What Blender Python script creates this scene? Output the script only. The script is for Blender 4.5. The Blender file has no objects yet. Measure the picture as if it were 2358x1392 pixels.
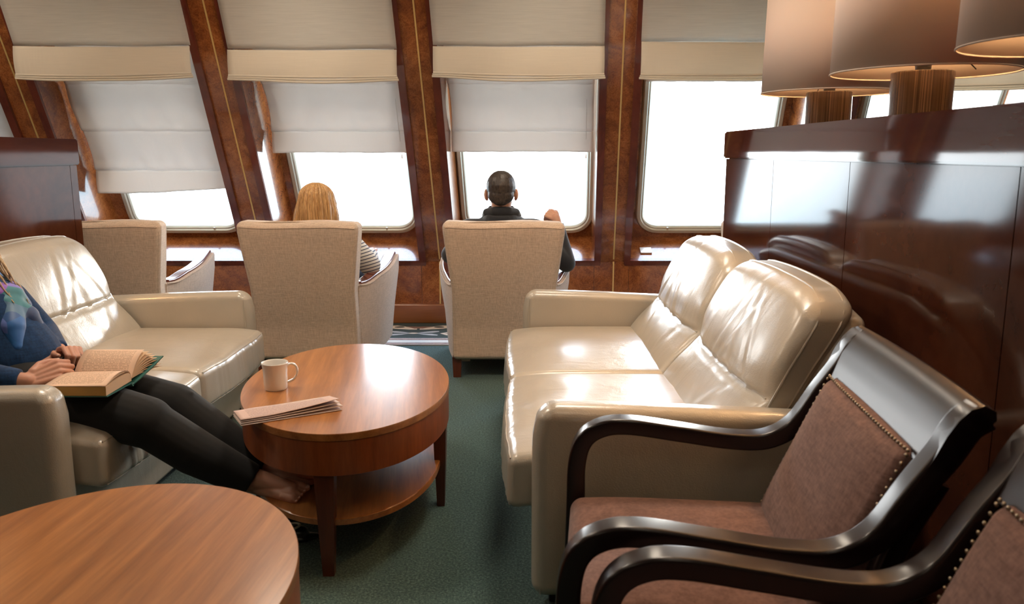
import bpy, bmesh, math, random
from mathutils import Vector, Matrix, noise as mnoise
random.seed(7)
PI = math.pi
S = bpy.context.scene
C = S.collection

# ------------------------------------------------------------------ camera, world, lights, exposure
cd = bpy.data.cameras.new('camera'); cam = bpy.data.objects.new('camera', cd); C.objects.link(cam)
cam.location = (0, 0, 1.27)
cam.rotation_euler = (PI/2 - math.atan(344/1900), 0, 0)
cd.sensor_width = 36; cd.lens = 36*1900/2358
cd.dof.use_dof = True; cd.dof.focus_distance = 4.0; cd.dof.aperture_fstop = 5.6
S.camera = cam
S.view_settings.view_transform = 'Standard'; S.view_settings.look = 'None'
S.view_settings.exposure = 0.33; S.view_settings.gamma = 1.0
S.view_settings.use_curve_mapping = False
try:
    S.cycles.use_denoising = True; S.cycles.max_bounces = 8; S.cycles.diffuse_bounces = 4
    S.cycles.glossy_bounces = 4; S.cycles.transparent_max_bounces = 8
    S.cycles.sample_clamp_indirect = 8; S.cycles.caustics_reflective = False; S.cycles.caustics_refractive = False
except Exception: pass

w = bpy.data.worlds.new('hazy_sky'); S.world = w; w.use_nodes = True
nt = w.node_tree; nt.nodes.clear()
wo = nt.nodes.new('ShaderNodeOutputWorld'); bg = nt.nodes.new('ShaderNodeBackground')
tc = nt.nodes.new('ShaderNodeTexCoord'); sx = nt.nodes.new('ShaderNodeSeparateXYZ')
mr = nt.nodes.new('ShaderNodeMapRange'); cr = nt.nodes.new('ShaderNodeValToRGB')
nt.links.new(tc.outputs['Generated'], sx.inputs[0]); nt.links.new(sx.outputs['Z'], mr.inputs['Value'])
mr.inputs['From Min'].default_value = -1; mr.inputs['From Max'].default_value = 1
nt.links.new(mr.outputs[0], cr.inputs[0]); nt.links.new(cr.outputs[0], bg.inputs[0]); nt.links.new(bg.outputs[0], wo.inputs[0])
e = cr.color_ramp.elements
e[0].position = 0.0; e[0].color = (.16, .26, .32, 1)
e[1].position = 1.0; e[1].color = (.50, .64, .88, 1)
for p, c in ((.44, (.36, .50, .60, 1)), (.485, (.80, .92, 1, 1)), (.51, (1, 1, 1, 1)), (.56, (.95, .98, 1, 1)), (.66, (.62, .78, 1, 1))):
    k = e.new(p); k.color = c
SKY = 10.0
bg.inputs[1].default_value = SKY

sd = bpy.data.lights.new('sun', 'SUN'); sun = bpy.data.objects.new('sun', sd); C.objects.link(sun)
sd.energy = 2.0; sd.angle = math.radians(7); sd.color = (1, .97, .90)
sun.rotation_euler = Vector((-.30, -1, -.25)).to_track_quat('-Z', 'Y').to_euler(); sun.location = (5, 14, 5)
CEIL_W = {4.5: 7.0, 2.9: 14.5, .9: 1.0, -1.1: 1.5}       # watts of each ceiling lamp by row
LAMP_W = 27.0        # watts of each table lamp bulb

# ------------------------------------------------------------------ materials
def M(name, col=(.5, .5, .5), rough=.5, **k):
    m = bpy.data.materials.new(name); m.use_nodes = True
    b = m.node_tree.nodes['Principled BSDF']
    b.inputs['Base Color'].default_value = (*col, 1); b.inputs['Roughness'].default_value = rough
    for kk, v in k.items():
        b.inputs[{'metal': 'Metallic', 'coat': 'Coat Weight', 'coatr': 'Coat Roughness', 'spec': 'Specular IOR Level',
                  'sheen': 'Sheen Weight', 'sss': 'Subsurface Weight', 'ior': 'IOR', 'emit': 'Emission Strength'}[kk]].default_value = v
    return m
def nd(m, t): return m.node_tree.nodes.new(t)
def ln(m, a, b): m.node_tree.links.new(a, b)
def B(m): return m.node_tree.nodes['Principled BSDF']
def coords(m, scale=(1, 1, 1), rot=(0, 0, 0), kind='Object'):
    t = nd(m, 'ShaderNodeTexCoord'); p = nd(m, 'ShaderNodeMapping')
    p.inputs['Scale'].default_value = scale; p.inputs['Rotation'].default_value = rot
    ln(m, t.outputs[kind], p.inputs[0]); return p.outputs[0]
def noi(m, vec, scale=5, detail=4, rough=.5, dist=0.0):
    n = nd(m, 'ShaderNodeTexNoise'); ln(m, vec, n.inputs['Vector'])
    n.inputs['Scale'].default_value = scale; n.inputs['Detail'].default_value = detail
    n.inputs['Roughness'].default_value = rough; n.inputs['Distortion'].default_value = dist
    return n.outputs['Fac']
def ramp(m, fac, stops):
    r = nd(m, 'ShaderNodeValToRGB'); ln(m, fac, r.inputs[0]); el = r.color_ramp.elements
    el[0].position = stops[0][0]; el[0].color = (*stops[0][1], 1)
    el[1].position = stops[-1][0]; el[1].color = (*stops[-1][1], 1)
    for p, c in stops[1:-1]:
        q = el.new(p); q.color = (*c, 1)
    return r.outputs[0]
def mix(m, a, b, fac, mode='MIX'):
    x = nd(m, 'ShaderNodeMix'); x.data_type = 'RGBA'; x.blend_type = mode
    if isinstance(fac, (int, float)): x.inputs[0].default_value = fac
    else: ln(m, fac, x.inputs[0])
    ln(m, a, x.inputs[6]); ln(m, b, x.inputs[7]); return x.outputs[2]
def base(m, s): ln(m, s, B(m).inputs['Base Color'])
def bump(m, h, strength=.2, dist=.002):
    b = nd(m, 'ShaderNodeBump'); b.inputs['Strength'].default_value = strength; b.inputs['Distance'].default_value = dist
    ln(m, h, b.inputs['Height']); ln(m, b.outputs[0], B(m).inputs['Normal']); return b

def leather():
    m = M('cream_leather', (.60, .53, .42), .30, spec=.7, coat=.6, coatr=.20)
    v = coords(m)
    base(m, ramp(m, noi(m, v, 3, 3), [(.3, (.40, .36, .30)), (.7, (.46, .42, .355))]))
    r = nd(m, 'ShaderNodeMapRange'); ln(m, noi(m, v, 7, 4), r.inputs[0]); r.inputs[3].default_value = .24; r.inputs[4].default_value = .42
    ln(m, r.outputs[0], B(m).inputs['Roughness'])
    a = nd(m, 'ShaderNodeMath'); a.operation = 'ADD'
    n2 = nd(m, 'ShaderNodeMath'); n2.operation = 'MULTIPLY'; n2.inputs[1].default_value = 5.0
    ln(m, noi(m, coords(m, (1, 1.4, .5)), 9, 3, .55, .6), n2.inputs[0])
    ln(m, noi(m, v, 260, 2), a.inputs[0]); ln(m, n2.outputs[0], a.inputs[1])
    bump(m, a.outputs[0], .5, .0012); return m
def fabric(name, c1, c2, weave=900, streak=36):
    m = M(name, c1, .9, sheen=.15, spec=.25)
    a = noi(m, coords(m, (streak*4, streak*4, 25)), 1, 3, .7); b = noi(m, coords(m, (25, 25, streak*6)), 1, 3, .7)
    x = nd(m, 'ShaderNodeMath'); x.operation = 'ADD'; ln(m, a, x.inputs[0]); ln(m, b, x.inputs[1])
    y = nd(m, 'ShaderNodeMath'); y.operation = 'MULTIPLY'; y.inputs[1].default_value = .5; ln(m, x.outputs[0], y.inputs[0])
    base(m, ramp(m, y.outputs[0], [(.36, c2), (.62, c1)]))
    bump(m, y.outputs[0], .5, .0015); return m
def burl(name, dark=1.0):
    m = M(name, (.3, .1, .03), .22, coat=.9, coatr=.06, spec=.4)
    v = coords(m)
    n1 = noi(m, v, 5, 6, .65, 1.5); n2 = noi(m, v, 42, 5, .7, 2.5)
    c1 = ramp(m, n1, [(.3, (.18*dark, .050*dark, .015*dark)), (.5, (.31*dark, .100*dark, .026*dark)), (.72, (.46*dark, .175*dark, .048*dark))])
    c2 = ramp(m, n2, [(.36, (.42, .25, .18)), (.56, (1, 1, 1))])
    base(m, mix(m, c1, c2, .75, 'MULTIPLY')); return m
def wood(name, c1, c2, rough=.3, coat=.6, coatr=.1, sc=(22, 1.3, 22), rot=(0, 0, 0), fine=.35):
    m = M(name, c1, rough, coat=coat, coatr=coatr)
    v = coords(m, sc, rot)
    a = ramp(m, noi(m, v, 1, 5, .6, .4), [(.3, c2), (.7, c1)])
    v2 = coords(m, tuple(s*7 for s in sc), rot)
    b = ramp(m, noi(m, v2, 1, 3, .6), [(.35, (.62, .55, .5)), (.6, (1, 1, 1))])
    base(m, mix(m, a, b, fine, 'MULTIPLY')); return m
def blind(name, col, trans, lines=0.0):
    m = bpy.data.materials.new(name); m.use_nodes = True; n = m.node_tree.nodes; n.clear()
    o = n.new('ShaderNodeOutputMaterial'); d = n.new('ShaderNodeBsdfDiffuse'); t = n.new('ShaderNodeBsdfTranslucent'); x = n.new('ShaderNodeMixShader')
    v = coords(m, (6, 6, 380)); f = noi(m, v, 1, 3, .6)
    c = ramp(m, f, [(.3, tuple(q*(1-lines) for q in col)), (.65, col)])
    ln(m, c, d.inputs[0]); ln(m, c, t.inputs[0]); x.inputs[0].default_value = trans
    bm_ = n.new('ShaderNodeBump'); bm_.inputs['Strength'].default_value = .6; bm_.inputs['Distance'].default_value = .01
    ln(m, noi(m, coords(m, (5, 5, 2)), 1, 3, .5, .8), bm_.inputs['Height']); ln(m, bm_.outputs[0], d.inputs['Normal'])
    ln(m, d.outputs[0], x.inputs[1]); ln(m, t.outputs[0], x.inputs[2]); ln(m, x.outputs[0], o.inputs[0]); return m
def glass():
    m = bpy.data.materials.new('window_glass'); m.use_nodes = True; n = m.node_tree.nodes; n.clear()
    o = n.new('ShaderNodeOutputMaterial'); t = n.new('ShaderNodeBsdfTransparent'); g = n.new('ShaderNodeBsdfGlossy'); x = n.new('ShaderNodeMixShader')
    t.inputs[0].default_value = (.97, .985, .98, 1); g.inputs['Roughness'].default_value = .01; x.inputs[0].default_value = .05
    ln(m, t.outputs[0], x.inputs[1]); ln(m, g.outputs[0], x.inputs[2]); ln(m, x.outputs[0], o.inputs[0]); return m
def carpet():
    m = M('green_carpet', (.03, .07, .06), .95, sheen=.1)
    v = coords(m); f = noi(m, v, 130, 3, .85)
    base(m, ramp(m, f, [(.36, (.012, .034, .031)), (.52, (.046, .096, .086)), (.68, (.15, .225, .20))]))
    bump(m, f, .8, .004); return m
def shade():
    m = bpy.data.materials.new('lamp_shade_fabric'); m.use_nodes = True; n = m.node_tree.nodes; n.clear()
    o = n.new('ShaderNodeOutputMaterial'); d = n.new('ShaderNodeBsdfDiffuse'); t = n.new('ShaderNodeBsdfTranslucent'); x = n.new('ShaderNodeMixShader')
    d.inputs[0].default_value = (.45, .40, .37, 1); t.inputs[0].default_value = (.80, .58, .42, 1); x.inputs[0].default_value = .10
    ln(m, d.outputs[0], x.inputs[1]); ln(m, t.outputs[0], x.inputs[2]); ln(m, x.outputs[0], o.inputs[0]); return m
def striped():
    m = M('striped_shirt', (.7, .68, .64), .85)
    v = coords(m, (1, 1, 1), (.0, .25, 0)); s = nd(m, 'ShaderNodeSeparateXYZ'); ln(m, v, s.inputs[0])
    a = nd(m, 'ShaderNodeMath'); a.operation = 'MULTIPLY'; a.inputs[1].default_value = 52.0; ln(m, s.outputs['Z'], a.inputs[0])
    f = nd(m, 'ShaderNodeMath'); f.operation = 'FRACT'; ln(m, a.outputs[0], f.inputs[0])
    base(m, ramp(m, f.outputs[0], [(.0, (.72, .70, .66)), (.70, (.72, .70, .66)), (.74, (.02, .03, .08)), (.96, (.02, .03, .08)), (1, (.72, .70, .66))])); return m
def scarfm():
    m = M('scarf_silk', (.05, .1, .4), .5, sheen=.4)
    n = nd(m, 'ShaderNodeTexVoronoi'); ln(m, coords(m), n.inputs['Vector']); n.inputs['Scale'].default_value = 11
    s = nd(m, 'ShaderNodeSeparateColor'); ln(m, n.outputs['Color'], s.inputs[0])
    base(m, ramp(m, s.outputs[0], [(0, (.01, .03, .10)), (.3, (.01, .12, .40)), (.5, (.02, .25, .55)), (.7, (.28, .03, .45)), (.85, (.02, .20, .24)), (1, (.01, .02, .06))])); return m
def hairm(name, c1, c2, sc=(160, 160, 6)):
    m = M(name, c1, .42, spec=.5)
    f = noi(m, coords(m, sc), 1, 3, .6)
    base(m, ramp(m, f, [(.33, c2), (.66, c1)])); bump(m, f, .6, .003); return m
def textm(name, paper, ink, sx_, sz_, rot=(0, 0, 0)):
    m = M(name, paper, .75)
    v = coords(m, (1, 1, 1), rot, 'UV')
    s = nd(m, 'ShaderNodeSeparateXYZ'); ln(m, v, s.inputs[0])
    def band(out, k, lo):
        a = nd(m, 'ShaderNodeMath'); a.operation = 'MULTIPLY'; a.inputs[1].default_value = k; ln(m, out, a.inputs[0])
        f = nd(m, 'ShaderNodeMath'); f.operation = 'FRACT'; ln(m, a.outputs[0], f.inputs[0])
        g = nd(m, 'ShaderNodeMath'); g.operation = 'GREATER_THAN'; g.inputs[1].default_value = lo; ln(m, f.outputs[0], g.inputs[0]); return g.outputs[0]
    def mul(a, b):
        x = nd(m, 'ShaderNodeMath'); x.operation = 'MULTIPLY'; ln(m, a, x.inputs[0]); ln(m, b, x.inputs[1]); return x.outputs[0]
    def rng(out, lo, hi):
        a = nd(m, 'ShaderNodeMath'); a.operation = 'GREATER_THAN'; a.inputs[1].default_value = lo; ln(m, out, a.inputs[0])
        b = nd(m, 'ShaderNodeMath'); b.operation = 'LESS_THAN'; b.inputs[1].default_value = hi; ln(m, out, b.inputs[0]); return mul(a.outputs[0], b.outputs[0])
    n = noi(m, coords(m, (sx_, sz_, 1), rot, 'UV'), 1, 1)
    g = nd(m, 'ShaderNodeMath'); g.operation = 'GREATER_THAN'; g.inputs[1].default_value = .43; ln(m, n, g.inputs[0])
    f = mul(mul(band(s.outputs['Y'], sz_, .55), g.outputs[0]), mul(rng(s.outputs['X'], .1, .9), rng(s.outputs['Y'], .1, .92)))
    ca = nd(m, 'ShaderNodeRGB'); ca.outputs[0].default_value = (*paper, 1); cb = nd(m, 'ShaderNodeRGB'); cb.outputs[0].default_value = (*ink, 1)
    base(m, mix(m, ca.outputs[0], cb.outputs[0], f)); return m
def ceramic_stripes():
    m = M('brown_striped_ceramic', (.2, .12, .06), .25, coat=.5, coatr=.1)
    f = noi(m, coords(m, (190, 190, .6)), 1, 3, .7)
    base(m, ramp(m, f, [(.36, (.035, .022, .013)), (.55, (.095, .06, .034)), (.70, (.26, .18, .10))])); return m

MT = dict(
    leather=leather(), linen=fabric('beige_linen', (.66, .515, .40), (.44, .335, .255), streak=52),
    brownf=fabric('brown_chenille', (.21, .118, .100), (.115, .060, .050), streak=26),
    burl=burl('burl_veneer'), burl2=burl('dark_burl_veneer', .8),
    mahog=wood('mahogany_trim', (.17, .034, .016), (.10, .018, .010), .25, .9, .05, (14, 14, 1.5), fine=.2),
    skirt=wood('skirting_wood', (.34, .115, .032), (.25, .08, .022), .3, .7, .08, (1.5, 14, 14), fine=.2),
    part=wood('partition_mahogany', (.075, .022, .010), (.034, .010, .006), .4, .60, .08, (9, 3, 3), fine=.35),
    partcap=wood('partition_cap_wood', (.070, .020, .013), (.04, .012, .009), .4, .8, .05, (9, 1, 9), fine=.1),
    table=wood('cherry_tabletop', (.48, .20, .060), (.26, .092, .024), .30, .45, .16, (26, 1.6, 26), (0, 0, math.radians(-24)), .3),
    apron=wood('cherry_apron', (.36, .095, .024), (.20, .048, .012), .34, .22, .15, (16, 16, 2), fine=.35),
    leg=wood('cherry_leg', (.15, .032, .010), (.09, .018, .007), .32, .25, .15, (20, 20, 2), fine=.3),
    partl=wood('satin_mahogany', (.115, .034, .014), (.050, .014, .007), .4, .14, .12, (9, 3, 3), fine=.35),
    partlc=wood('satin_mahogany_cap', (.085, .022, .012), (.045, .012, .008), .4, .14, .08, (9, 1, 9), fine=.1),
    darkw=M('espresso_wood', (.012, .005, .005), .28, spec=.35, coat=.4, coatr=.16),
    gold=M('brass_inlay', (.85, .58, .22), .45, metal=.6),
    nail=M('antique_nailhead', (.33, .27, .20), .35, metal=1.0),
    metal=M('window_metal', (.52, .49, .40), .36, metal=.3),
    glass=glass(), carpet=carpet(),
    blindo=blind('brocade_blind', (.93, .90, .84), .66, .10), blindband=blind('brocade_blind_band', (.82, .74, .62), .34, .06),
    blindi=blind('cotton_blind', (.82, .78, .74), .25, .0),
    cream=M('ceiling_cream', (.74, .68, .58), .8), wallp=M('wall_panel_brown', (.20, .12, .075), .6),
    white=M('glazed_white', (.86, .83, .78), .18, coat=.5, coatr=.05), coffee=M('coffee', (.03, .012, .006), .1),
    shade=shade(), column=ceramic_stripes(), black=M('black_plastic', (.015, .013, .012), .4),
    rug_d=M('rug_charcoal', (.045, .06, .055), .95), rug_c=M('rug_cream', (.72, .58, .47), .95), rug_w=M('rug_white', (.78, .74, .70), .95),
    rug_p=fabric('rug_rose', (.52, .33, .28), (.20, .13, .12)), rug_g=M('rug_grey', (.46, .44, .44), .95), rug_b=M('rug_black', (.008, .01, .01), .95),
    rug_br=M('rug_brown', (.24, .13, .10), .95),
    skin=M('skin', (.56, .30, .20), .5, sss=.12), skin2=M('skin_tanned', (.50, .25, .17), .5, sss=.1),
    jacket=M('black_fleece', (.013, .015, .020), .85, sheen=.3), trousers=M('black_trousers', (.004, .004, .0045), .9, sheen=.05),
    jeans=M('dark_jeans', (.02, .03, .06), .9), cardi=fabric('navy_cardigan', (.010, .045, .13), (.005, .020, .06)), stripe=striped(), scarf=scarfm(),
    top=M('navy_top', (.008, .018, .05), .8),
    hair_d=hairm('dark_cropped_hair', (.055, .040, .031), (.016, .011, .009), (120, 120, 60)), hair_b=hairm('blonde_hair', (.66, .40, .17), (.34, .17, .06)),
    hair_g=hairm('sandy_hair', (.62, .46, .28), (.34, .22, .12)), lips=M('lips', (.42, .13, .10), .45), eye=M('eye_white', (.8, .78, .75), .2),
    iris=M('iris', (.05, .04, .03), .2), nails=M('fingernail', (.66, .40, .32), .3), silver=M('silver', (.75, .72, .68), .2, metal=1.0),
    page=textm('book_page', (.72, .50, .36), (.38, .25, .17), 42, 24), pagew=M('book_page_edges', (.62, .42, .26), .8),
    foredge=M('book_foredge', (.52, .30, .09), .8), cover=M('teal_book_cover', (.03, .13, .11), .35),
    news=textm('newsprint', (.58, .42, .37), (.30, .22, .21), 150, 14), newsw=M('newsprint_plain', (.68, .56, .51), .8),
    pearl=M('pearl_button', (.75, .70, .66), .2), shoe=M('black_shoe', (.01, .01, .01), .3), buckle=M('pale_shoe_trim', (.7, .72, .6), .3),
    lampglow=M('ceiling_lamp_glass', (.9, .85, .75), .4),
)
for k_ in ('part', 'partcap', 'partl', 'partlc'): B(MT[k_]).inputs['Specular IOR Level'].default_value = .0
b_ = B(MT['lampglow']); b_.inputs['Emission Color'].default_value = (1, .8, .55, 1); b_.inputs['Emission Strength'].default_value = 2

# ------------------------------------------------------------------ mesh helpers
def obj(name, bm, mat, parent=None, smooth=True, loc=None, rot=None):
    me = bpy.data.meshes.new(name)
    bm.normal_update(); bm.to_mesh(me); bm.free()
    for m in (mat if isinstance(mat, (list, tuple)) else [mat]): me.materials.append(m)
    if smooth:
        me.shade_smooth()
        try: me.set_sharp_from_angle(angle=math.radians(42))
        except Exception: pass
    o = bpy.data.objects.new(name, me); C.objects.link(o)
    if smooth and 6 < len(me.polygons) < 4000:
        wn_ = o.modifiers.new('even_normals', 'WEIGHTED_NORMAL'); wn_.weight = 80; wn_.keep_sharp = True
    if parent: o.parent = parent
    if loc: o.location = loc
    if rot: o.rotation_euler = rot
    return o
def thing(name, label, cat, loc=(0, 0, 0), rz=0, group=None):
    o = bpy.data.objects.new(name, None); C.objects.link(o); o.empty_display_size = .1
    o.location = loc; o.rotation_euler = (0, 0, rz); o['label'] = label; o['category'] = cat
    if group: o['group'] = group
    return o
def tag(o, label, cat, group=None):
    o['label'] = label; o['category'] = cat
    if group: o['group'] = group
    return o
def struct(o): o['kind'] = 'structure'; return o
def dup(root, loc, rz, label):
    r = root.copy(); C.objects.link(r); r.location = loc; r.rotation_euler = (0, 0, rz); r['label'] = label
    for ch in list(root.children):
        c = ch.copy(); C.objects.link(c); c.parent = r
        for g in list(ch.children):
            d = g.copy(); C.objects.link(d); d.parent = c
    return r

def grid_coords(h, r, k, m):
    i = h - r; out = [-h + r*(1-math.cos(0)) ]
    out = []
    for a in range(k): out.append(-i - r*math.tan((1-a/k)*PI/4))
    for a in range(m+1): out.append(-i + 2*i*a/m)
    for a in range(1, k+1): out.append(i + r*math.tan(a/k*PI/4))
    return out
def rbox(sz, c=(0, 0, 0), r=.02, k=3, m=(1, 1, 1), fn=None, bm=None):
    """rounded box, size sz, optional point function fn(Vector)->Vector in centred coords"""
    nb = bmesh.new(); h = [s/2 for s in sz]; r = min([r] + [x*.98 for x in h])
    co = [grid_coords(h[a], r, k, m[a]) for a in range(3)]
    def put(p):
        q = [max(-(h[a]-r), min(h[a]-r, p[a])) for a in range(3)]
        d = Vector([p[a]-q[a] for a in range(3)])
        if d.length > 1e-9: d = d.normalized()*r
        v = Vector(q) + d
        if fn: v = fn(v)
        return v + Vector(c)
    for ax in range(3):
        u, v = (ax+1) % 3, (ax+2) % 3
        for s in (-1, 1):
            rows = []
            for a in co[u]:
                row = []
                for b in co[v]:
                    p = [0, 0, 0]; p[ax] = s*h[ax]; p[u] = a; p[v] = b
                    row.append(nb.verts.new(put(p)))
                rows.append(row)
            for i in range(len(rows)-1):
                for j in range(len(rows[0])-1):
                    f = [rows[i][j], rows[i+1][j], rows[i+1][j+1], rows[i][j+1]]
                    nb.faces.new(f if s > 0 else f[::-1])
    bmesh.ops.remove_doubles(nb, verts=nb.verts, dist=1e-5)
    if bm is None: return nb
    return join(bm, nb)
def join(bm, nb):
    me = bpy.data.meshes.new('t'); nb.to_mesh(me); nb.free(); bm.from_mesh(me); bpy.data.meshes.remove(me); return bm
def box(bm, a, b, T=None, mi=0):
    vs = []
    for x in (a[0], b[0]):
        for y in (a[1], b[1]):
            for z in (a[2], b[2]):
                p = Vector((x, y, z)); vs.append(bm.verts.new(T(p) if T else p))
    for f in ((0, 1, 3, 2), (4, 6, 7, 5), (0, 4, 5, 1), (2, 3, 7, 6), (0, 2, 6, 4), (1, 5, 7, 3)):
        bm.faces.new([vs[i] for i in f]).material_index = mi
    return bm
def loft(bm, rings, closed=True, cap=True, mi=0):
    vv = [[bm.verts.new(p) for p in r] for r in rings]; n = len(vv[0])
    for i in range(len(vv)-1):
        for j in range(n if closed else n-1):
            k = (j+1) % n
            bm.faces.new((vv[i][j], vv[i][k], vv[i+1][k], vv[i+1][j])).material_index = mi
    if cap and closed:
        bm.faces.new(vv[0][::-1]).material_index = mi; bm.faces.new(vv[-1]).material_index = mi
    return vv
def fixn(bm): bmesh.ops.recalc_face_normals(bm, faces=bm.faces); return bm
def lathe(bm, prof, seg=48, c=(0, 0, 0), cap=True, sx_=1, sy_=1):
    rings = [[Vector((c[0]+r*sx_*math.cos(2*PI*j/seg), c[1]+r*sy_*math.sin(2*PI*j/seg), c[2]+z)) for j in range(seg)] for r, z in prof]
    return loft(bm, rings, True, cap)
def smooth_path(pts, n=8):
    P = [Vector(p) for p in pts]; P = [P[0]*2-P[1]] + P + [P[-1]*2-P[-2]]; out = []
    for i in range(1, len(P)-2):
        for s in range(n):
            t = s/n; a, b, c, d = P[i-1:i+3]
            out.append(.5*((2*b)+(c-a)*t+(2*a-5*b+4*c-d)*t*t+(3*b-a-3*c+d)*t**3))
    out.append(P[-2]); return out
def tube(bm, pts, r, seg=8, sm=0, mi=0):
    P = smooth_path(pts, sm) if sm else [Vector(p) for p in pts]
    n = len(P); rings = []; up = None
    for i, p in enumerate(P):
        t = (P[min(i+1, n-1)]-P[max(i-1, 0)]).normalized()
        if up is None: up = t.orthogonal().normalized()
        up = (up - t*up.dot(t)).normalized(); s = t.cross(up)
        rr = r(i/(n-1)) if callable(r) else r
        rings.append([p + (up*math.cos(2*PI*j/seg)+s*math.sin(2*PI*j/seg))*rr for j in range(seg)])
    loft(bm, rings, True, True, mi); return bm
def sweep(bm, pts, side, wid, hgt, rad=.012, sm=8, k=3):
    """rounded rectangle section swept along a planar path; side = the constant side vector"""
    P = smooth_path(pts, sm) if sm else [Vector(p) for p in pts]; n = len(P); side = Vector(side).normalized(); rings = []
    for i, p in enumerate(P):
        t = (P[min(i+1, n-1)]-P[max(i-1, 0)]).normalized(); up = side.cross(t).normalized()
        f = i/(n-1); ww = (wid(f) if callable(wid) else wid)/2; hh = (hgt(f) if callable(hgt) else hgt)/2; ring = []
        for (a, b, s0) in ((1, 1, 0), (-1, 1, 1), (-1, -1, 2), (1, -1, 3)):
            for q in range(k+1):
                th = (s0 + q/k)*PI/2
                ring.append(p + side*(a*(ww-rad)+rad*math.cos(th)) + up*(b*(hh-rad)+rad*math.sin(th)))
        rings.append(ring)
    loft(bm, rings); return fixn(bm)
def sheet(bm, f, nu, nv, mi=0):
    V = [[bm.verts.new(f(i/nu, j/nv)) for j in range(nv+1)] for i in range(nu+1)]
    uv = bm.loops.layers.uv.verify()
    for i in range(nu):
        for j in range(nv):
            fc = bm.faces.new((V[i][j], V[i+1][j], V[i+1][j+1], V[i][j+1])); fc.material_index = mi
            for lp, (a, b) in zip(fc.loops, ((i, j), (i+1, j), (i+1, j+1), (i, j+1))): lp[uv].uv = (a/nu, b/nv)
    return V
def solid(o, t, off=0):
    m = o.modifiers.new('thickness', 'SOLIDIFY'); m.thickness = t; m.offset = off; return o
def gs(x, w): return math.exp(-(x/w)**2)

# organic shapes: overlapping tapered capsules and ellipsoids fused by a voxel remesh into one surface
def capsule(bm, a, b, ra, rb, seg=20, flat_a=False, flat_b=False):
    a, b = Vector(a), Vector(b); t = (b-a).normalized(); u = t.orthogonal().normalized(); v = t.cross(u); rings = []
    def ring(c, r): rings.append([c+(u*math.cos(2*PI*j/seg)+v*math.sin(2*PI*j/seg))*r for j in range(seg)])
    if flat_a: ring(a, ra)
    else:
        for q in range(1, 6): th = q/6*PI/2; ring(a - t*ra*math.cos(th), ra*math.sin(th))
        ring(a, ra)
    if flat_b: ring(b, rb)
    else:
        ring(b, rb)
        for q in range(5, 0, -1): th = q/6*PI/2; ring(b + t*rb*math.cos(th), rb*math.sin(th))
    loft(bm, rings)
def ellip(bm, c, r, R=None, seg=20):
    R = R or Matrix.Identity(3); rings = []
    for q in range(1, 12):
        th = q/12*PI
        rings.append([Vector(c)+R@Vector((r[0]*math.sin(th)*math.cos(2*PI*j/seg), r[1]*math.sin(th)*math.sin(2*PI*j/seg), -r[2]*math.cos(th))) for j in range(seg)])
    loft(bm, rings)
def blob(name, parts, mat, parent=None, vox=.006, it=4, fn=None):
    bm = bmesh.new()
    for p in parts:
        if p[0] == 'e': ellip(bm, *p[1:])
        elif p[0] == 'p':
            pts, rad = p[1], p[2]
            for i in range(len(pts)-1): capsule(bm, pts[i], pts[i+1], rad[i], rad[i+1])
        else: capsule(bm, *p[1:5], 20, *(p[5:] if len(p) > 5 else ()))
    fixn(bm); o = obj(name, bm, mat, parent)
    o.modifiers.clear()
    m = o.modifiers.new('fuse', 'REMESH'); m.mode = 'VOXEL'; m.voxel_size = vox; m.use_smooth_shade = True
    s = o.modifiers.new('soften', 'SMOOTH'); s.factor = .5; s.iterations = it
    return o

# ------------------------------------------------------------------ room shell
YW, ZS = 6.111, .489                       # front of the sill
TL = math.radians(27)                      # lean of the window wall towards the room
CT, ST = math.cos(TL), math.sin(TL)
XL, XR, YB, ZC = -4.75, 5.05, -3.2, 2.42
def shear(u): return max(0, min(.036, .016+.0125*(u+1.88)))
def W(p):                                  # (along, depth outwards, up the slope) -> world
    u, n, wv = p
    return Vector((u+shear(u)*(1.9-wv), YW+n*CT-wv*ST, ZS+n*ST+wv*CT))
WT = (ZC-ZS)/CT + .02
bm = bmesh.new(); box(bm, (XL-.1, YB-.1, -.1), (XR+.1, YW+.9, 0)); struct(obj('floor', bm, MT['carpet'], smooth=False))
bm = bmesh.new(); box(bm, (XL-.1, YB-.1, ZC), (XR+.1, YW+.7, ZC+.1)); struct(obj('ceiling', bm, MT['cream'], smooth=False))
bm = bmesh.new(); box(bm, (XL-.1, YB-.1, 0), (XR+.1, YB, ZC)); struct(obj('wall_back', bm, MT['wallp'], smooth=False))
for nm, a, b in (('wall_left', XL-.1, XL), ('wall_right', XR, XR+.1)):
    bm = bmesh.new(); box(bm, (a, YB, 0), (b, YW+.9, ZC)); struct(obj(nm, bm, MT['wallp'], smooth=False))
# lower window wall: burl panels between gold strips, then the skirting
bm = bmesh.new(); box(bm, (XL, YW, .144), (XR, YW+.1, ZS-.035)); box(bm, (XL, YW+.012, .40), (XR, YW+.14, ZS+.004)); struct(obj('wall_front', bm, MT['burl'], smooth=False))
bm = rbox((XR-XL, .06, .15), ((XL+XR)/2, YW+.01, .075), .012, 2); struct(obj('baseboard_front', bm, MT['skirt']))
PIL = [-4.52, -3.20, -1.886, -.612, .677, 2.10, 3.50, 4.85]
OP = []                                    # openings between pilasters
for i in range(len(PIL)-1): OP.append((PIL[i]+.135, PIL[i+1]-.135))
GL = {0: (-4.15, -3.52), 1: (-2.87, -2.10), 2: (-1.60, -.80), 3: (-.392, .505), 4: (.93, 1.82), 5: (2.45, 3.345), 6: (3.80, 4.55)}
D = .31; GB, GT = .095, 1.98
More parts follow.
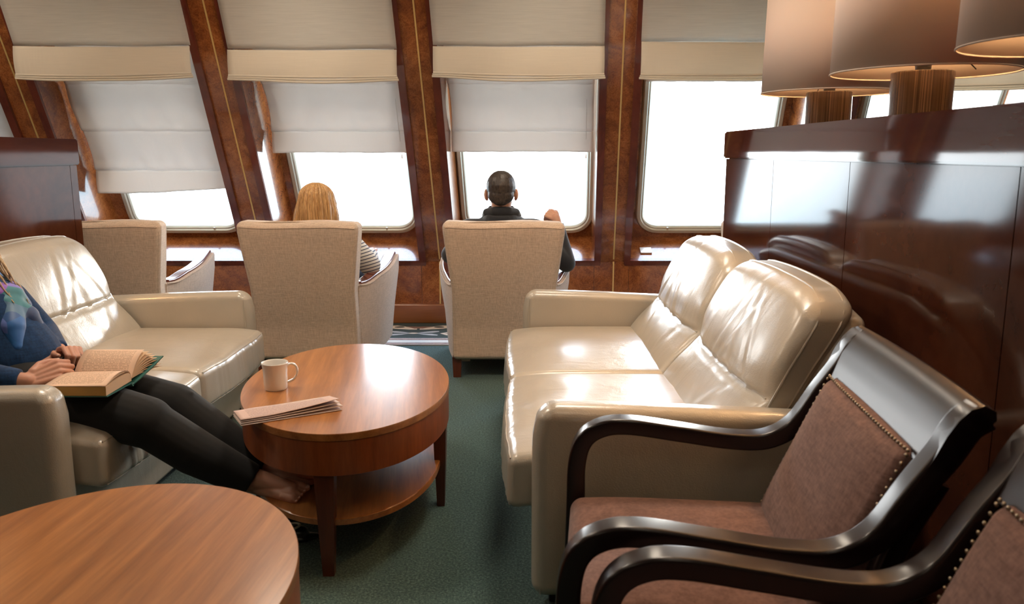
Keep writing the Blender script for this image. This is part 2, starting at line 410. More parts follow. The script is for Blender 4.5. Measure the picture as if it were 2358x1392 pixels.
# hull behind the reveals, with a rounded hole for every window
def rrect(x0, x1, y0, y1, r, k=8):
    out = []
    for cx, cy, s in ((x1-r, y1-r, 0), (x0+r, y1-r, 1), (x0+r, y0+r, 2), (x1-r, y0+r, 3)):
        for q in range(k+1): th = (s+q/k)*PI/2; out.append((cx+r*math.cos(th), cy+r*math.sin(th)))
    return out
for i, (a, b) in enumerate(OP):
    g0, g1 = GL[i]; k = 8
    inner = rrect(g0-.03, g1+.03, GB-.03, GT+.03, .135, k)
    lo, hi, zb, zt = a-.02, b+.02, -.05, WT
    outer = []
    n = len(inner)
    cs = [(hi, zt), (lo, zt), (lo, zb), (hi, zb)]
    for s in range(4):
        for q in range(k+1):
            f = q/k; c = cs[s]
            # walk around the corner of the outer rectangle
            pv = {0: ((hi, inner[s*(k+1)][1]), (inner[s*(k+1)+k][0], zt)), 1: ((inner[s*(k+1)][0], zt), (lo, inner[s*(k+1)+k][1])),
                  2: ((lo, inner[s*(k+1)][1]), (inner[s*(k+1)+k][0], zb)), 3: ((inner[s*(k+1)][0], zb), (hi, inner[s*(k+1)+k][1]))}[s]
            if f < .5: t = f*2; p = (pv[0][0]*(1-t)+c[0]*t, pv[0][1]*(1-t)+c[1]*t)
            else: t = f*2-1; p = (c[0]*(1-t)+pv[1][0]*t, c[1]*(1-t)+pv[1][1]*t)
            outer.append(p)
    bm = bmesh.new()
    f0 = [bm.verts.new(W((x, D, z))) for x, z in inner]; f1 = [bm.verts.new(W((x, D, z))) for x, z in outer]
    f2 = [bm.verts.new(W((x, D+.08, z))) for x, z in inner]
    for j in range(n):
        l = (j+1) % n
        bm.faces.new((f0[j], f0[l], f1[l], f1[j])); bm.faces.new((f0[l], f0[j], f2[j], f2[l]))
    # reveal: sill, left and right jambs
    def quad(*ps): bm.faces.new([bm.verts.new(W(p)) for p in ps])
    quad((lo, 0, 0), (hi, 0, 0), (hi, D, 0), (lo, D, 0))
    sa, sb = max(0, min(.05, g0-.056-a)), max(0, min(.05, b-g1-.056))
    quad((a, 0, 0), (a+sa, D, 0), (a+sa, D, zt), (a, 0, zt)); quad((b-sb, D, 0), (b, 0, 0), (b, 0, zt), (b-sb, D, zt))
    bmesh.ops.remove_doubles(bm, verts=bm.verts, dist=1e-5)
    struct(obj('wall_front', bm, MT['burl'], smooth=False))
    # metal frame, rubber-dark inner lip and glass
    win = bpy.data.objects.new('window_%d' % (i+1), None); C.objects.link(win); struct(win)
    bm = bmesh.new(); rings = []
    for off, dep in ((.054, .0), (.054, -.012), (.044, -.028), (.020, -.030), (.012, -.020), (.004, -.020), (-.004, -.012), (-.010, -.002), (-.010, .03)):
        rings.append([W((x, D+dep, z)) for x, z in rrect(g0-off, g1+off, GB-off, GT+off, .12+off, k)])
    loft(bm, rings, True, False); obj('window_frame', fixn(bm), MT['metal'], win)
    bm = bmesh.new()
    for fx in (.22, .74):
        x = g0+(g1-g0)*fx
        box(bm, (x-.006, D-.028, GB-.03), (x+.006, D-.02, GB+.004), W)
    obj('frame_joint', bm, MT['metal'], win, False)
    bm = bmesh.new(); bm.faces.new([bm.verts.new(W((x, D+.02, z))) for x, z in rrect(g0-.005, g1+.005, GB-.005, GT+.005, .12, k)])
    obj('glass_pane', bm, MT['glass'], win, False)
    # mahogany border strip under the opening
    bm = bmesh.new(); box(bm, (a-.045, -.028, -.040), (b+.045, 0.004, .004), W); struct(obj('trim_1', bm, MT['mahog'], smooth=False))
    # daylight portal of the window
    pd = bpy.data.lights.new('window_portal', 'AREA'); pd.shape = 'RECTANGLE'; pd.size = g1-g0+.02; pd.size_y = 1.75
    try: pd.cycles.is_portal = True
    except Exception: pass
    po = bpy.data.objects.new('window_portal', pd); C.objects.link(po)
    cc = W(((g0+g1)/2, D+.06, GB+.85)); po.location = cc
    nrm = Vector((0, -CT, -ST)); po.rotation_euler = nrm.to_track_quat('-Z', 'Y').to_euler()
# pilasters: burl face, mahogany edges, brass strip
for i, c in enumerate(PIL):
    bm = bmesh.new()
    for a, b, mi, f in ((-.088, .088, 0, 0), (-.135, -.086, 1, -.024), (.086, .135, 1, -.024)):
        for s in range(8):
            z0, z1 = -.03+(WT+.03)*s/8, -.03+(WT+.03)*(s+1)/8
            box(bm, (c+a, f, z0), (c+b, .10, z1), W, mi)
    o = struct(obj('trim_%d' % (i+2), bm, [MT['burl'], MT['mahog']], smooth=False))
    bm = bmesh.new(); box(bm, (c-.005+.012, -.004, .0), (c+.005+.012, .01, WT), W)
    x = W((c+.012, 0, 0)).x
    box(bm, (x-.005, YW-.004, .144), (x+.005, YW+.01, ZS-.02)); obj('brass_strip', bm, MT['gold'], o, False)
# panel joints low on the wall
bm = bmesh.new()
for c in PIL:
    for s in (-.125, .135): box(bm, (c+s+.06, YW-.0008, .144), (c+s+.062, YW+.01, ZS-.03))
struct(obj('trim_11', bm, MT['darkw'], smooth=False))

# roman blinds: brocade outer blind in front, white cotton inner blind near the glass
def blind_profile(n, w_top, w_fold, z_bot):
    """points (y, z) down the slope and then hanging straight"""
    a = W((0, n, w_top)); b = W((0, n, w_fold)); return a, b, z_bot
OUT = {0: 1.70, 1: 1.640, 2: 1.618, 3: 1.640, 4: 1.668, 5: 1.52, 6: 1.52}
HANG = {0: .17, 1: .172, 2: .165, 3: .170, 4: .198, 5: .12, 6: .12}
BPOS = ['at the far left beside the first pilaster', 'above the leftmost window with its lower edge sagging left', 'above the window behind the blonde woman',
        'above the window in front of the dark-haired man', 'above the bare bright window left of the lamps', 'seen behind the table lamps on the right', 'at the far right beyond the lamps']
for i, (a, b) in enumerate(OP):
    n0 = -.035; wf = OUT[i]; hang = HANG[i]; a_, b_ = a-.022, b+.022
    rnd = random.Random(i+3); ph = rnd.random()*6
    t = thing('roman_blind', 'cream brocade roman blind folded up ' + BPOS[i], 'blind', tuple(W(((a+b)/2, n0, WT-.05))), 0, 'cream brocade blinds')
    off = Vector(t.location)
    def up(u, v):
        x = a_+(b_-a_)*u; wv = WT-.05+(wf-(WT-.05))*v
        p = W((x, n0 - .012*math.sin(u*PI)*v - .006*math.sin(u*9+ph)*v - .02*v*v, wv)); return p-off
    bm = bmesh.new(); sheet(bm, up, 24, 14); o = obj('blind_panel', bm, MT['blindo'], t); solid(o, .003)
    def lower(u, v, layer=0):
        x = a_+(b_-a_)*u - .008*(1 if layer % 2 else 0)
        p = W((x, n0-.032-.012*math.sin(u*PI), wf)); sag = .010*math.sin(u*PI)+.008*math.sin(u*3+ph)
        y = p.y - .010*math.sin(v*PI*.9) - .004*math.sin(u*14+ph+v*2) - .008*layer + .022*layer*v
        z = p.z + .004*layer - (hang-.012*layer+sag*(.6+.4*layer))*v
        if layer: z = p.z - hang*.80 - (hang*.20+.012*layer-.006 + sag*1.2*(1+.3*layer*math.sin(u*5+ph)))*v
        return Vector((p.x, y, z))-off
    bm = bmesh.new(); sheet(bm, lambda u, v: lower(u, v), 30, 10); o = obj('blind_band', bm, MT['blindband'], t); solid(o, .004)
    for L in range(3):
        bm = bmesh.new(); pts = []
        for q in range(31):
            u = q/30; p = lower(u, 1.0); pts.append(p+Vector((-.004*L if u < .5 else .004*L, -.002+.003*L, .006-.0105*L-.004*L*math.sin(u*PI)*(1+.5*math.sin(u*7+ph)))))
        tube(bm, pts, .0072, 8); obj('folded_hem', bm, MT['blindband'], t)
INN = {0: (.66, .22, 0), 1: (.633, .165, .035), 2: (.938, .148, 0), 3: (.938, .142, 0), 4: (1.335, .03, 0), 5: (1.35, .05, 0), 6: (1.35, .05, 0)}
IL = {1: -2.995, 2: -1.69, 3: -.455}
for i, (a, b) in enumerate(OP):
    n0 = .20; wf, hang, tilt = INN[i]; a_ = IL.get(i, a+.06); b_ = b-.012 if i in (1, 2, 3) else b-.045; rnd = random.Random(i+30); ph = rnd.random()*6
    t = thing('cotton_blind', 'white cotton inner blind ' + ['in the leftmost bay, mostly out of view', 'hanging lowest and slanting, in the bay nearest the left partition',
              'drawn low near the glass in front of the blonde woman', 'drawn low near the glass in front of the dark-haired man',
              'pulled right up over the bare bright window', 'raised behind the table lamps', 'raised at the far right end'][i], 'blind', tuple(W(((a+b)/2, n0, WT-.1))), 0, 'white cotton blinds')
    off = Vector(t.location); folds = [1.28, .938, .633]
    def body(u, v):
        x = a_+(b_-a_)*u; wv = WT-.1+(wf-(WT-.1))*v
        bul = sum(.010*gs(wv-f0-.03, .03)-.008*gs(wv-f0, .008) for f0 in folds)
        wr = .004*math.sin(u*22+ph)*math.sin(wv*16+u*3) + .003*math.sin(u*50+ph*2)*gs((wv*3) % 1-.1, .2)
        wr += .004*math.sin(u*31+ph)*gs(((wv-.633)/.305) % 1-.12, .15) + .006*mnoise.noise(Vector((u*6+ph, wv*5, 0)))
        x2 = x + (.015*math.sin((wv-wf)*9) if u < .01 else 0)
        return W((x2, n0 - bul - wr, wv))-off
    bm = bmesh.new(); sheet(bm, body, 60, 110); o = obj('blind_panel', bm, MT['blindi'], t); solid(o, .002)
    def hem(u, v):
        p = body(u, 1.0)+off; h = hang*(1-.0*u) - tilt*max(0, u-.35)*1.6
        return Vector((p.x, p.y-.006*math.sin(v*PI)-.004*math.sin(u*18+ph)*v, p.z-h*v))-off
    bm = bmesh.new(); sheet(bm, hem, 40, 10); o = obj('blind_hem', bm, MT['blindi'], t); solid(o, .002)
    if i in (1, 2, 3):
        bm = bmesh.new(); p = W((b_-.05, n0-.03, wf+.25))-off; q = W((b_-.05, n0-.03, wf-.16 if i > 1 else .28))-off
        tube(bm, [p, q], .0016, 6); tube(bm, [q, q-Vector((0, 0, .03))], .005, 8); obj('pull_cord', bm, MT['white'], t)

# patterned rug by the window wall
rug = thing('patterned_rug', 'charcoal rug with cream and rose motifs and a white-striped border along the window wall', 'rug', (0, 5.73, 0))
Y0, Y1 = 5.375-5.73, 6.075-5.73
def rect(bm, x0, x1, y0, y1, z, mi): 
    f = bm.faces.new([bm.verts.new(p) for p in ((x0, y0, z), (x1, y0, z), (x1, y1, z), (x0, y1, z))]); f.material_index = mi
bm = bmesh.new(); box(bm, (-4.4, Y0+.19, .001), (4.6, Y1, .008)); obj('rug_field', bm, MT['rug_d'], rug, False)
bm = bmesh.new(); box(bm, (-4.4, Y0, .001), (4.6, Y0+.19, .008), None, 0)
for y0, y1, mi in ((.0, .006, 0), (.006, .05, 1), (.05, .056, 2), (.056, .132, 0), (.132, .138, 2), (.138, .182, 1), (.182, .19, 0)): rect(bm, -4.4, 4.6, Y0+y0, Y0+y1, .0085, mi)
obj('rug_border', bm, [MT['rug_w'], MT['rug_p'], MT['rug_d']], rug, False)
bm = bmesh.new()
def poly(pts, x, y, z, mi, sx_=1, sy_=1):
    vs = [bm.verts.new((x+p[0]*sx_, y+p[1]*sy_, z)) for p in pts]
    f = bm.faces.new(vs if sx_*sy_ > 0 else vs[::-1]); f.material_index = mi
eye = [(0, 0), (.05, .0), (.17, .03), (.225, .07), (.235, .10), (.25, .13), (.16, .14), (.10, .11), (.04, .055), (.0, .03)]
leaf = [(.0, 0), (.06, .012), (.12, .02), (.165, .05), (.16, .075), (.12, .07), (.06, .045)]
def ell(rx, ry, n=16): return [(rx*math.cos(2*PI*q/n), ry*math.sin(2*PI*q/n)) for q in range(n)]
for kx in range(-5, 7):
    x = -.68+kx*.66; y = Y0+.47
    for s in (1, -1):
        poly(eye, x+.01*s, y, .009, 0, s); poly(ell(.038, .022), x+.145*s, y+.085, .0095, 2)
        poly([(0, .03), (.03, .03), (.10, .11), (.0, .10)], x, y, .0092, 3, s)
        for t in (1, -1): poly(leaf, x-.02+.015*s, y-.125, .009, 1, s, t)
    poly(ell(.035, .018), x-.02, y-.125, .0094, 0)
    for s in (1, -1):
        poly([(0, 0), (.06, .05), (.16, .075), (.16, -.07), (.05, -.06)], x+.33-.16*s, y-.13, .009, 0, s)
        poly([(.03, 0), (.08, .02), (.16, .01), (.16, -.03), (.08, -.025)], x+.33-.16*s, y-.13, .0093, 3, s)
    poly(ell(.03, .02), x+.33, y-.09, .0095, 2)
obj('rug_motif', bm, [MT['rug_c'], MT['rug_g'], MT['rug_b'], MT['rug_br']], rug, False)

# ------------------------------------------------------------------ partitions
def partition(label, side, x_near, x_far, y0, y1, ztop, seams, PM='part', CM='partcap'):
    """low glossy partition; side=+1 stands right of the aisle and shows its -x face"""
    t = thing('partition', label, 'partition', ((x_near+x_far)/2, (y0+y1)/2, 0)); L = Vector(t.location)
    th = .36
    def T(p):
        f = (p.y-y0)/(y1-y0); return Vector((x_near+(x_far-x_near)*f + side*p.x, p.y, p.z))-L
    bm = bmesh.new(); box(bm, (.012, y0, .0), (th, y1-.012, ztop-.13), T); obj('partition_body', fixn(bm), MT[PM], t, False)
    ys = [y0] + seams + [y1]
    for a, b in zip(ys[:-1], ys[1:]):
        bm = bmesh.new(); box(bm, (0, a+.002, .10), (.012, b-.002, ztop-.135), T); obj('veneer_panel', fixn(bm), MT[PM], t, False)
    bm = bmesh.new(); box(bm, (-.004, y0, .0), (.02, y1, .09), T); obj('plinth', fixn(bm), MT[CM], t, False)
    r = bmesh.new(); box(r, (-.012, y0, ztop-.132), (th+.012, y1+.012, ztop), T); fixn(r)
    bmesh.ops.bevel(r, geom=list(r.edges), offset=.006, segments=2, affect='EDGES')
    obj('partition_cap', r, MT[CM], t)
    return t
partition('dark glossy mahogany partition behind the cream sofa on the right, carrying table lamps', 1, 1.075, 1.095, -.2, 4.28, 1.375, [1.78, 2.69, 3.49])
partition('dark glossy mahogany partition behind the cream sofa on the left', -1, -2.28, -2.29, .4, 4.40, 1.340, [1.6, 2.9, 4.33], 'partl', 'partlc')

# ------------------------------------------------------------------ table lamps
def make_lamp(label, loc):
    t = thing('table_lamp', label, 'table lamp', loc, 0, 'table lamps on the partitions')
    bm = bmesh.new(); lathe(bm, [(.0885, 0), (.09, .004), (.09, .135), (.0885, .139), (.02, .140)], 64); obj('lamp_base', bm, MT['column'], t)
    bm = bmesh.new(); lathe(bm, [(.014, .140), (.022, .143), (.024, .170), (.012, .175), (.012, .26)], 24); obj('lamp_socket', bm, MT['black'], t)
    bm = bmesh.new(); lathe(bm, [(.012, .26), (.03, .29), (.033, .32), (.02, .35), (.004, .36)], 24); g = obj('light_bulb', bm, MT['lampglow'], t)
    bm = bmesh.new(); R0 = .267; R1 = .260; h0, h1 = .135, .53
    rings = [[Vector((r*math.cos(2*PI*j/96), r*math.sin(2*PI*j/96), z)) for j in range(96)] for r, z in ((R0, h0), (R1, h1))]
    loft(bm, rings, True, False); sh = obj('lamp_shade', fixn(bm), MT['shade'], t); solid(sh, .002)
    for r, z in ((R0+.001, h0+.002), (R1+.001, h1-.002)):
        bm = bmesh.new(); tube(bm, [(r*math.cos(2*PI*j/96), r*math.sin(2*PI*j/96), z) for j in range(97)], .0028, 6)
        obj('shade_rim', bm, MT['shade'], sh)
    bm = bmesh.new()
    for q in range(3):
        an = q*2*PI/3+.5; tube(bm, [(0, 0, .235), (.12*math.cos(an), .12*math.sin(an), .235), (R0*.985*math.cos(an), R0*.985*math.sin(an), .16)], .0022, 6)
    obj('shade_bracket', bm, MT['black'], t)
    return t
LAMPS = [((1.262, 2.62, 1.375), 'table lamp with the striped brown base on the partition, middle of three shades in view'),
         ((1.300, 3.48, 1.375), 'table lamp with the striped brown base nearest the far end of the right partition'),
         ((1.300, 1.93, 1.375), 'table lamp nearest the camera, its shade cut off by the top right corner'),
         ((-2.49, 3.36, 1.340), 'table lamp on the left partition, a sliver of shade at the left edge')]
for q, (loc, lb) in enumerate(LAMPS):
    t = make_lamp(lb, loc) if q == 0 else dup(t0, loc, q*.9, lb)
    if q == 0: t0 = t
    pd = bpy.data.lights.new('lamp_bulb_light', 'POINT'); pd.energy = LAMP_W; pd.color = (1, .56, .24); pd.shadow_soft_size = .035
    po = bpy.data.objects.new('lamp_bulb_light', pd); C.objects.link(po); po.location = (loc[0], loc[1], loc[2]+.40)
# recessed ceiling lamps (all above the frame)
cl0 = None
for q, (x, y) in enumerate([(x, y) for y in (-1.1, .9, 2.9, 4.5) for x in (-3.3, -1.3, .3, 2.9)]):
    if cl0 is None:
        cl0 = thing('ceiling_lamp', '', 'ceiling lamp', (x, y, ZC), 0, 'recessed ceiling lamps')
        bm = bmesh.new(); lathe(bm, [(.24, -.006), (.27, -.006), (.27, -.001), (.24, -.001)], 32, cap=False); obj('lamp_ring', bm, MT['metal'], cl0)
        bm = bmesh.new(); lathe(bm, [(.0, -.003), (.24, -.003)], 32, cap=False); obj('lamp_glass', bm, MT['lampglow'], cl0)
        cl = cl0
    else: cl = dup(cl0, (x, y, ZC), 0, '')
    cl['label'] = 'round recessed ceiling lamp, %s of the room, %s' % (['back', 'rear middle', 'front middle', 'front'][q//4], ['leftmost of its row', 'second from the left', 'second from the right', 'rightmost of its row'][q % 4])
    pd = bpy.data.lights.new('ceiling_light', 'AREA'); pd.shape = 'DISK'; pd.size = .46; pd.energy = CEIL_W[y]; pd.color = (1, .86, .70)
    po = bpy.data.objects.new('ceiling_light', pd); C.objects.link(po); po.location = (x, y, ZC-.02)

# ------------------------------------------------------------------ leather loveseats (front faces local +x)
def make_sofa(label, loc, rz, IN=.888):
    t = thing('loveseat', label, 'sofa', loc, rz, 'cream leather loveseats')
    LM = MT['leather']; AT = .105
    obj('base', rbox((.90, 2*IN+.04, .25), (-.47, 0, .155), .02, 3, (6, 12, 3), lambda v: v+Vector((.012*(1-(v.z/.135)**2) if v.x > .4 else 0, 0, 0))), LM, t)
    for s in (1, -1):
        def af(v, s=s):
            v = v.copy(); f = (v.z+.275)/.55; b = (v.x+.4875)/.975
            v.z -= .040*(1-b)**1.3*max(0, f) ; v.y += s*.010*math.sin(f*PI)
            if f > .8: v.x -= .025*((f-.8)/.2)**2*(1 if v.x > 0 else 0)
            return v
        a = obj('armrest', rbox((.975, AT, .565), (-.4625, s*(IN+AT/2), .317), .042, 6, (10, 2, 10), af), LM, t)
        bm = bmesh.new()
        for yy, xo in ((-.047, .001), (.047, .001)):
            tube(bm, [(xo, s*(IN+AT/2)+yy, .05), (xo, s*(IN+AT/2)+yy*1.06, .30), (xo-.004, s*(IN+AT/2)+yy*1.03, .52), (xo-.012, s*(IN+AT/2)+yy*.78, .572), (xo-.02, s*(IN+AT/2)+yy*.30, .590), (xo-.02, s*(IN+AT/2), .591)], .0016, 6, 4)
        obj('arm_seam', bm, LM, a)
        # seat cushion with a rolled, overhanging front
        yc = s*IN/2
        hw = IN/2
        def sf(v, s=s):
            v = v.copy(); u = v.x/.36; w = v.y/hw; zt = v.z/.08
            cr = (1-min(1, abs(u))**4)*(1-min(1, abs(w))**3.2)
            if zt > 0: v.z += zt*(.022*cr + .003*math.sin(v.y*17+s)*gs(u-.8, .35))
            if u > .45: v.x += (u-.45)*.05*(1-w*w*.8)*(1.0-zt*.2)
            if u > .5: v.z -= (u-.5)**2*.05
            if u > .92: v.x += .0022*math.sin(v.y*95+3*math.sin(v.y*31))*(1-abs(w)**4)
            return v
        c = obj('seat_cushion', rbox((.72, IN-.006, .16), (-.275, yc, .344), .030, 5, (16, 60, 4), sf), LM, t)
        bm = bmesh.new()
        for zz, xx in ((.066, .350), (-.066, .350)):
            pts = []
            for q in range(21):
                w = -.97+1.94*q/20; v = sf(Vector((xx, w*(hw-.012), zz))); pts.append(v+Vector((-.275+.003, yc, .344+.003*(1 if zz > 0 else -1))))
            tube(bm, pts, .0028, 6)
        obj('cushion_piping', bm, LM, c)
        # back cushion, two padded halves divided by a stitched seam
        def bf(v, s=s):
            v = v.copy(); h = v.z/.25; w = v.y/(hw-.005)
            front = max(0, v.x/.07)
            edge = (1-abs(w)**4); z = v.z
            puff = .020*edge*(1-abs(h)**4)
            pinch = -.018*gs(z+.045, .012)*(1-abs(w)**8)-.014*gs(z+.045, .06)-.02*gs(z+.045, .09)*gs(abs(w)-1, .25)
            folds = 0
            if z > -.045:
                k = (z+.045)/.29
                for y0, wd, am, sl in ((-.30, .035, .5, .10), (-.12, .022, 1.0, .16), (-.05, .016, .6, .22), (.09, .030, .7, -.05), (.27, .022, .8, -.20)):
                    folds -= .0060*am*gs(v.y*s-y0-sl*k, wd)*math.exp(-k*1.6)*(1-math.exp(-k*14))
                    folds += .0042*am*gs(v.y*s-y0-sl*k-.035, wd)*math.exp(-k*1.3)
            else:
                k = (-.045-z)/.2
                for y0, wd, sl in ((-.28, .03, .12), (.0, .035, .05), (.22, .025, -.2)):
                    folds -= .0055*gs(v.y*s-y0-sl*k, wd)*math.exp(-k*2.0)*(1-math.exp(-k*12))
            folds += .0035*mnoise.noise(Vector((v.y*7+s*3, z*3.5, s)))
            v.x += front*(puff+pinch+folds)
            if h > 0: v.z += .018*(1-w*w)*h - .040*h*max(0, abs(w)-.66)**2/.1156*(1 if h > .2 else h/.2)
            if h > .5: v.y *= 1-.05*((h-.5)/.5)**2
            v.x += -.50*(z+.22) + (.03*gs(h+1, .5) if front else 0)
            return v
        bc = obj('back_cushion', rbox((.14, IN-.010, .50), (-.588, yc, .628), .040, 6, (3, 70, 70), bf), LM, t)
        bm = bmesh.new()
        for xx in (.033, -.033):
            pts = []
            for w, h in [(-1, -.75), (-1, -.3), (-1, .2), (-1, .55), (-1, .80), (-.97, .93), (-.90, .985), (-.75, 1.0)]+[(-.6+.2*q, 1.0) for q in range(7)]+[(.75, 1.0), (.90, .985), (.97, .93), (1, .80), (1, .55), (1, .2), (1, -.3), (1, -.75)]:
                v = bf(Vector((xx, w*(hw-.005), h*.251))); pts.append(v+Vector((-.588, yc, .628)))
            tube(bm, pts, .0036, 6)
        obj('cushion_piping', bm, LM, bc)
        bm = bmesh.new(); pts = []
        for q in range(25):
            w = -.96+1.92*q/24; v = bf(Vector((.07, w*(hw-.005), -.045))); pts.append(v+Vector((-.588-.001, yc, .628)))
        tube(bm, pts, .0020, 6); obj('stitched_seam', bm, LM, bc)
    def shf(v):
        v = v.copy(); z = v.z; v.x += -.32*(z+.20) if z > -.28 else -.32*(-.08)
        if z > .1: v.y *= 1-.05*((z-.1)/.25)**2; v.z -= .045*max(0, abs(v.y)/.9-.75)/.25*(z-.1)/.25
        return v
    obj('back_frame', rbox((.11, 2*IN+.02, .69), (-.700, 0, .500), .040, 5, (2, 12, 14), shf), LM, t)
    for x in (-.06, -.86):
        for s in (1, -1):
            obj('foot', rbox((.07, .07, .05), (x, s*(IN+.02), .025), .006, 1), MT['darkw'], t)
    return t
sofa_r = make_sofa('cream leather loveseat with empty seats against the right partition', (.08, 3.118, 0), PI)
sofa_l = make_sofa('cream leather loveseat on the left with the barefoot reader on it', (-1.320, 3.17, 0), math.radians(-1), .792)

# ------------------------------------------------------------------ linen armchairs, seen from behind (front faces local +y)
def make_armchair(label, loc, rz):
    t = thing('armchair', label, 'armchair', loc, rz, 'beige linen armchairs facing the windows'); FM = MT['linen']
    def bf(v):
        v = v.copy(); z = v.z+.505
        hw = .292 if z < .52 else .292+.046*((z-.52)/.36)**1.0
        v.x *= hw/.30
        if z > .84: v.x *= 1-.55*max(0, z-.855)
        v.y += -.02-(.15*max(0, z-.30)) + .025*gs(z-.62, .3)*(1 if v.y > 0 else -.3)
        if v.y < 0: v.y += .02*max(0, z-.86)/.04
        v.z += .004*math.sin(v.x*14)*(1 if z > .8 else 0)
        return v
    bk = obj('backrest', rbox((.60, .125, .79), (0, -.335, .505), .030, 5, (12, 2, 24), bf), FM, t)
    bm = bmesh.new()
    def bp(x, y, z): return bf(Vector((x, y, z-.505)))+Vector((0, -.335, .505))
    tube(bm, [bp(-.285, -.0628, .868), bp(-.15, -.0635, .868), bp(.15, -.0635, .868), bp(.285, -.0628, .868)], .0022, 6, 4)
    for s in (1, -1): tube(bm, [bp(s*.288, -.055, .13)]+[bp(s*.290, -.054, .2+.08*q) for q in range(9)]+[bp(s*.285, -.05, .872)], .0030, 6)
    tube(bm, [bp(-.275, -.045, .889), bp(0, -.045, .900), bp(.275, -.045, .889)], .0026, 6, 6)
    obj('back_piping', bm, FM, bk)
    for s in (1, -1):
        bm = bmesh.new(); rings = []; cap = []
        for q in range(15):
            f = q/14; y = -.34+.72*f; sw = math.sin(f*PI*.5)
            xo = .298+.112*math.sin(min(1, f*1.25)*PI/2); xi = xo-.085-.02*f
            zt = .535-.012*math.sin(min(1, f*3)*PI)+.088*f**1.7; zb = .085
            xb = xo-.045*sw-.012; b2 = .012
            rings.append([Vector((s*p[0], y, p[1])) for p in ((xb, zb), (xb+.4*(xo-xb), zb+.22), (xo-.004, zt-.10), (xo, zt-b2), (xo-b2, zt), (xi+b2, zt), (xi, zt-b2), (xi-.0, zt-.12), (xb-.09, zb+.2), (xb-.09, zb))])
            cap.append(((xo+xi)/2-.002, y, zt+.006))
        loft(bm, rings); fixn(bm); a = obj('armrest', bm, FM, t)
        bm = bmesh.new(); sweep(bm, [(s*c[0], c[1], c[2]) for c in cap[1:]], (1, 0, 0), .066, .020, .008, 0); obj('arm_cap', bm, MT['mahog'], a)
        bm = bmesh.new(); tube(bm, [(s*(c[0]+.049), c[1], c[2]-.010) for c in cap], .004, 6); obj('arm_piping', bm, MT['linen'], a)
    obj('seat_cushion', rbox((.56, .62, .15), (0, .05, .37), .05, 5, (8, 8, 2), lambda v: v+Vector((0, 0, .02*(1-(v.x/.28)**2)*(1-(v.y/.31)**2) if v.z > 0 else 0))), FM, t)
    obj('seat_frame', rbox((.60, .68, .22), (0, .02, .20), .02, 3, (4, 4, 2)), FM, t)
    for x in (-.27, .27):
        for y in (-.36, .33):
            bm = bmesh.new(); lx = .026
            rings = [[Vector((x+a*lx*k_, y+b*lx*k_, z)) for a, b in ((1, 1), (-1, 1), (-1, -1), (1, -1))] for z, k_ in ((0, .82), (.12, 1))]
            loft(bm, rings); obj('leg', fixn(bm), MT['leg'], t, False)
    return t
ch3 = make_armchair('beige linen armchair with the dark-haired man in it', (-.045, 4.965, 0), 0)
ch2 = dup(ch3, (-1.155, 4.965, 0), math.radians(-1.5), 'beige linen armchair with the blonde woman in it')
ch1 = dup(ch3, (-2.325, 4.99, 0), math.radians(7), 'beige linen armchair at the left, empty, half hidden by the loveseat')
ch4 = dup(ch3, (1.50, 4.99, 0), 0, 'beige linen armchair behind the right partition, only an edge of its back showing')

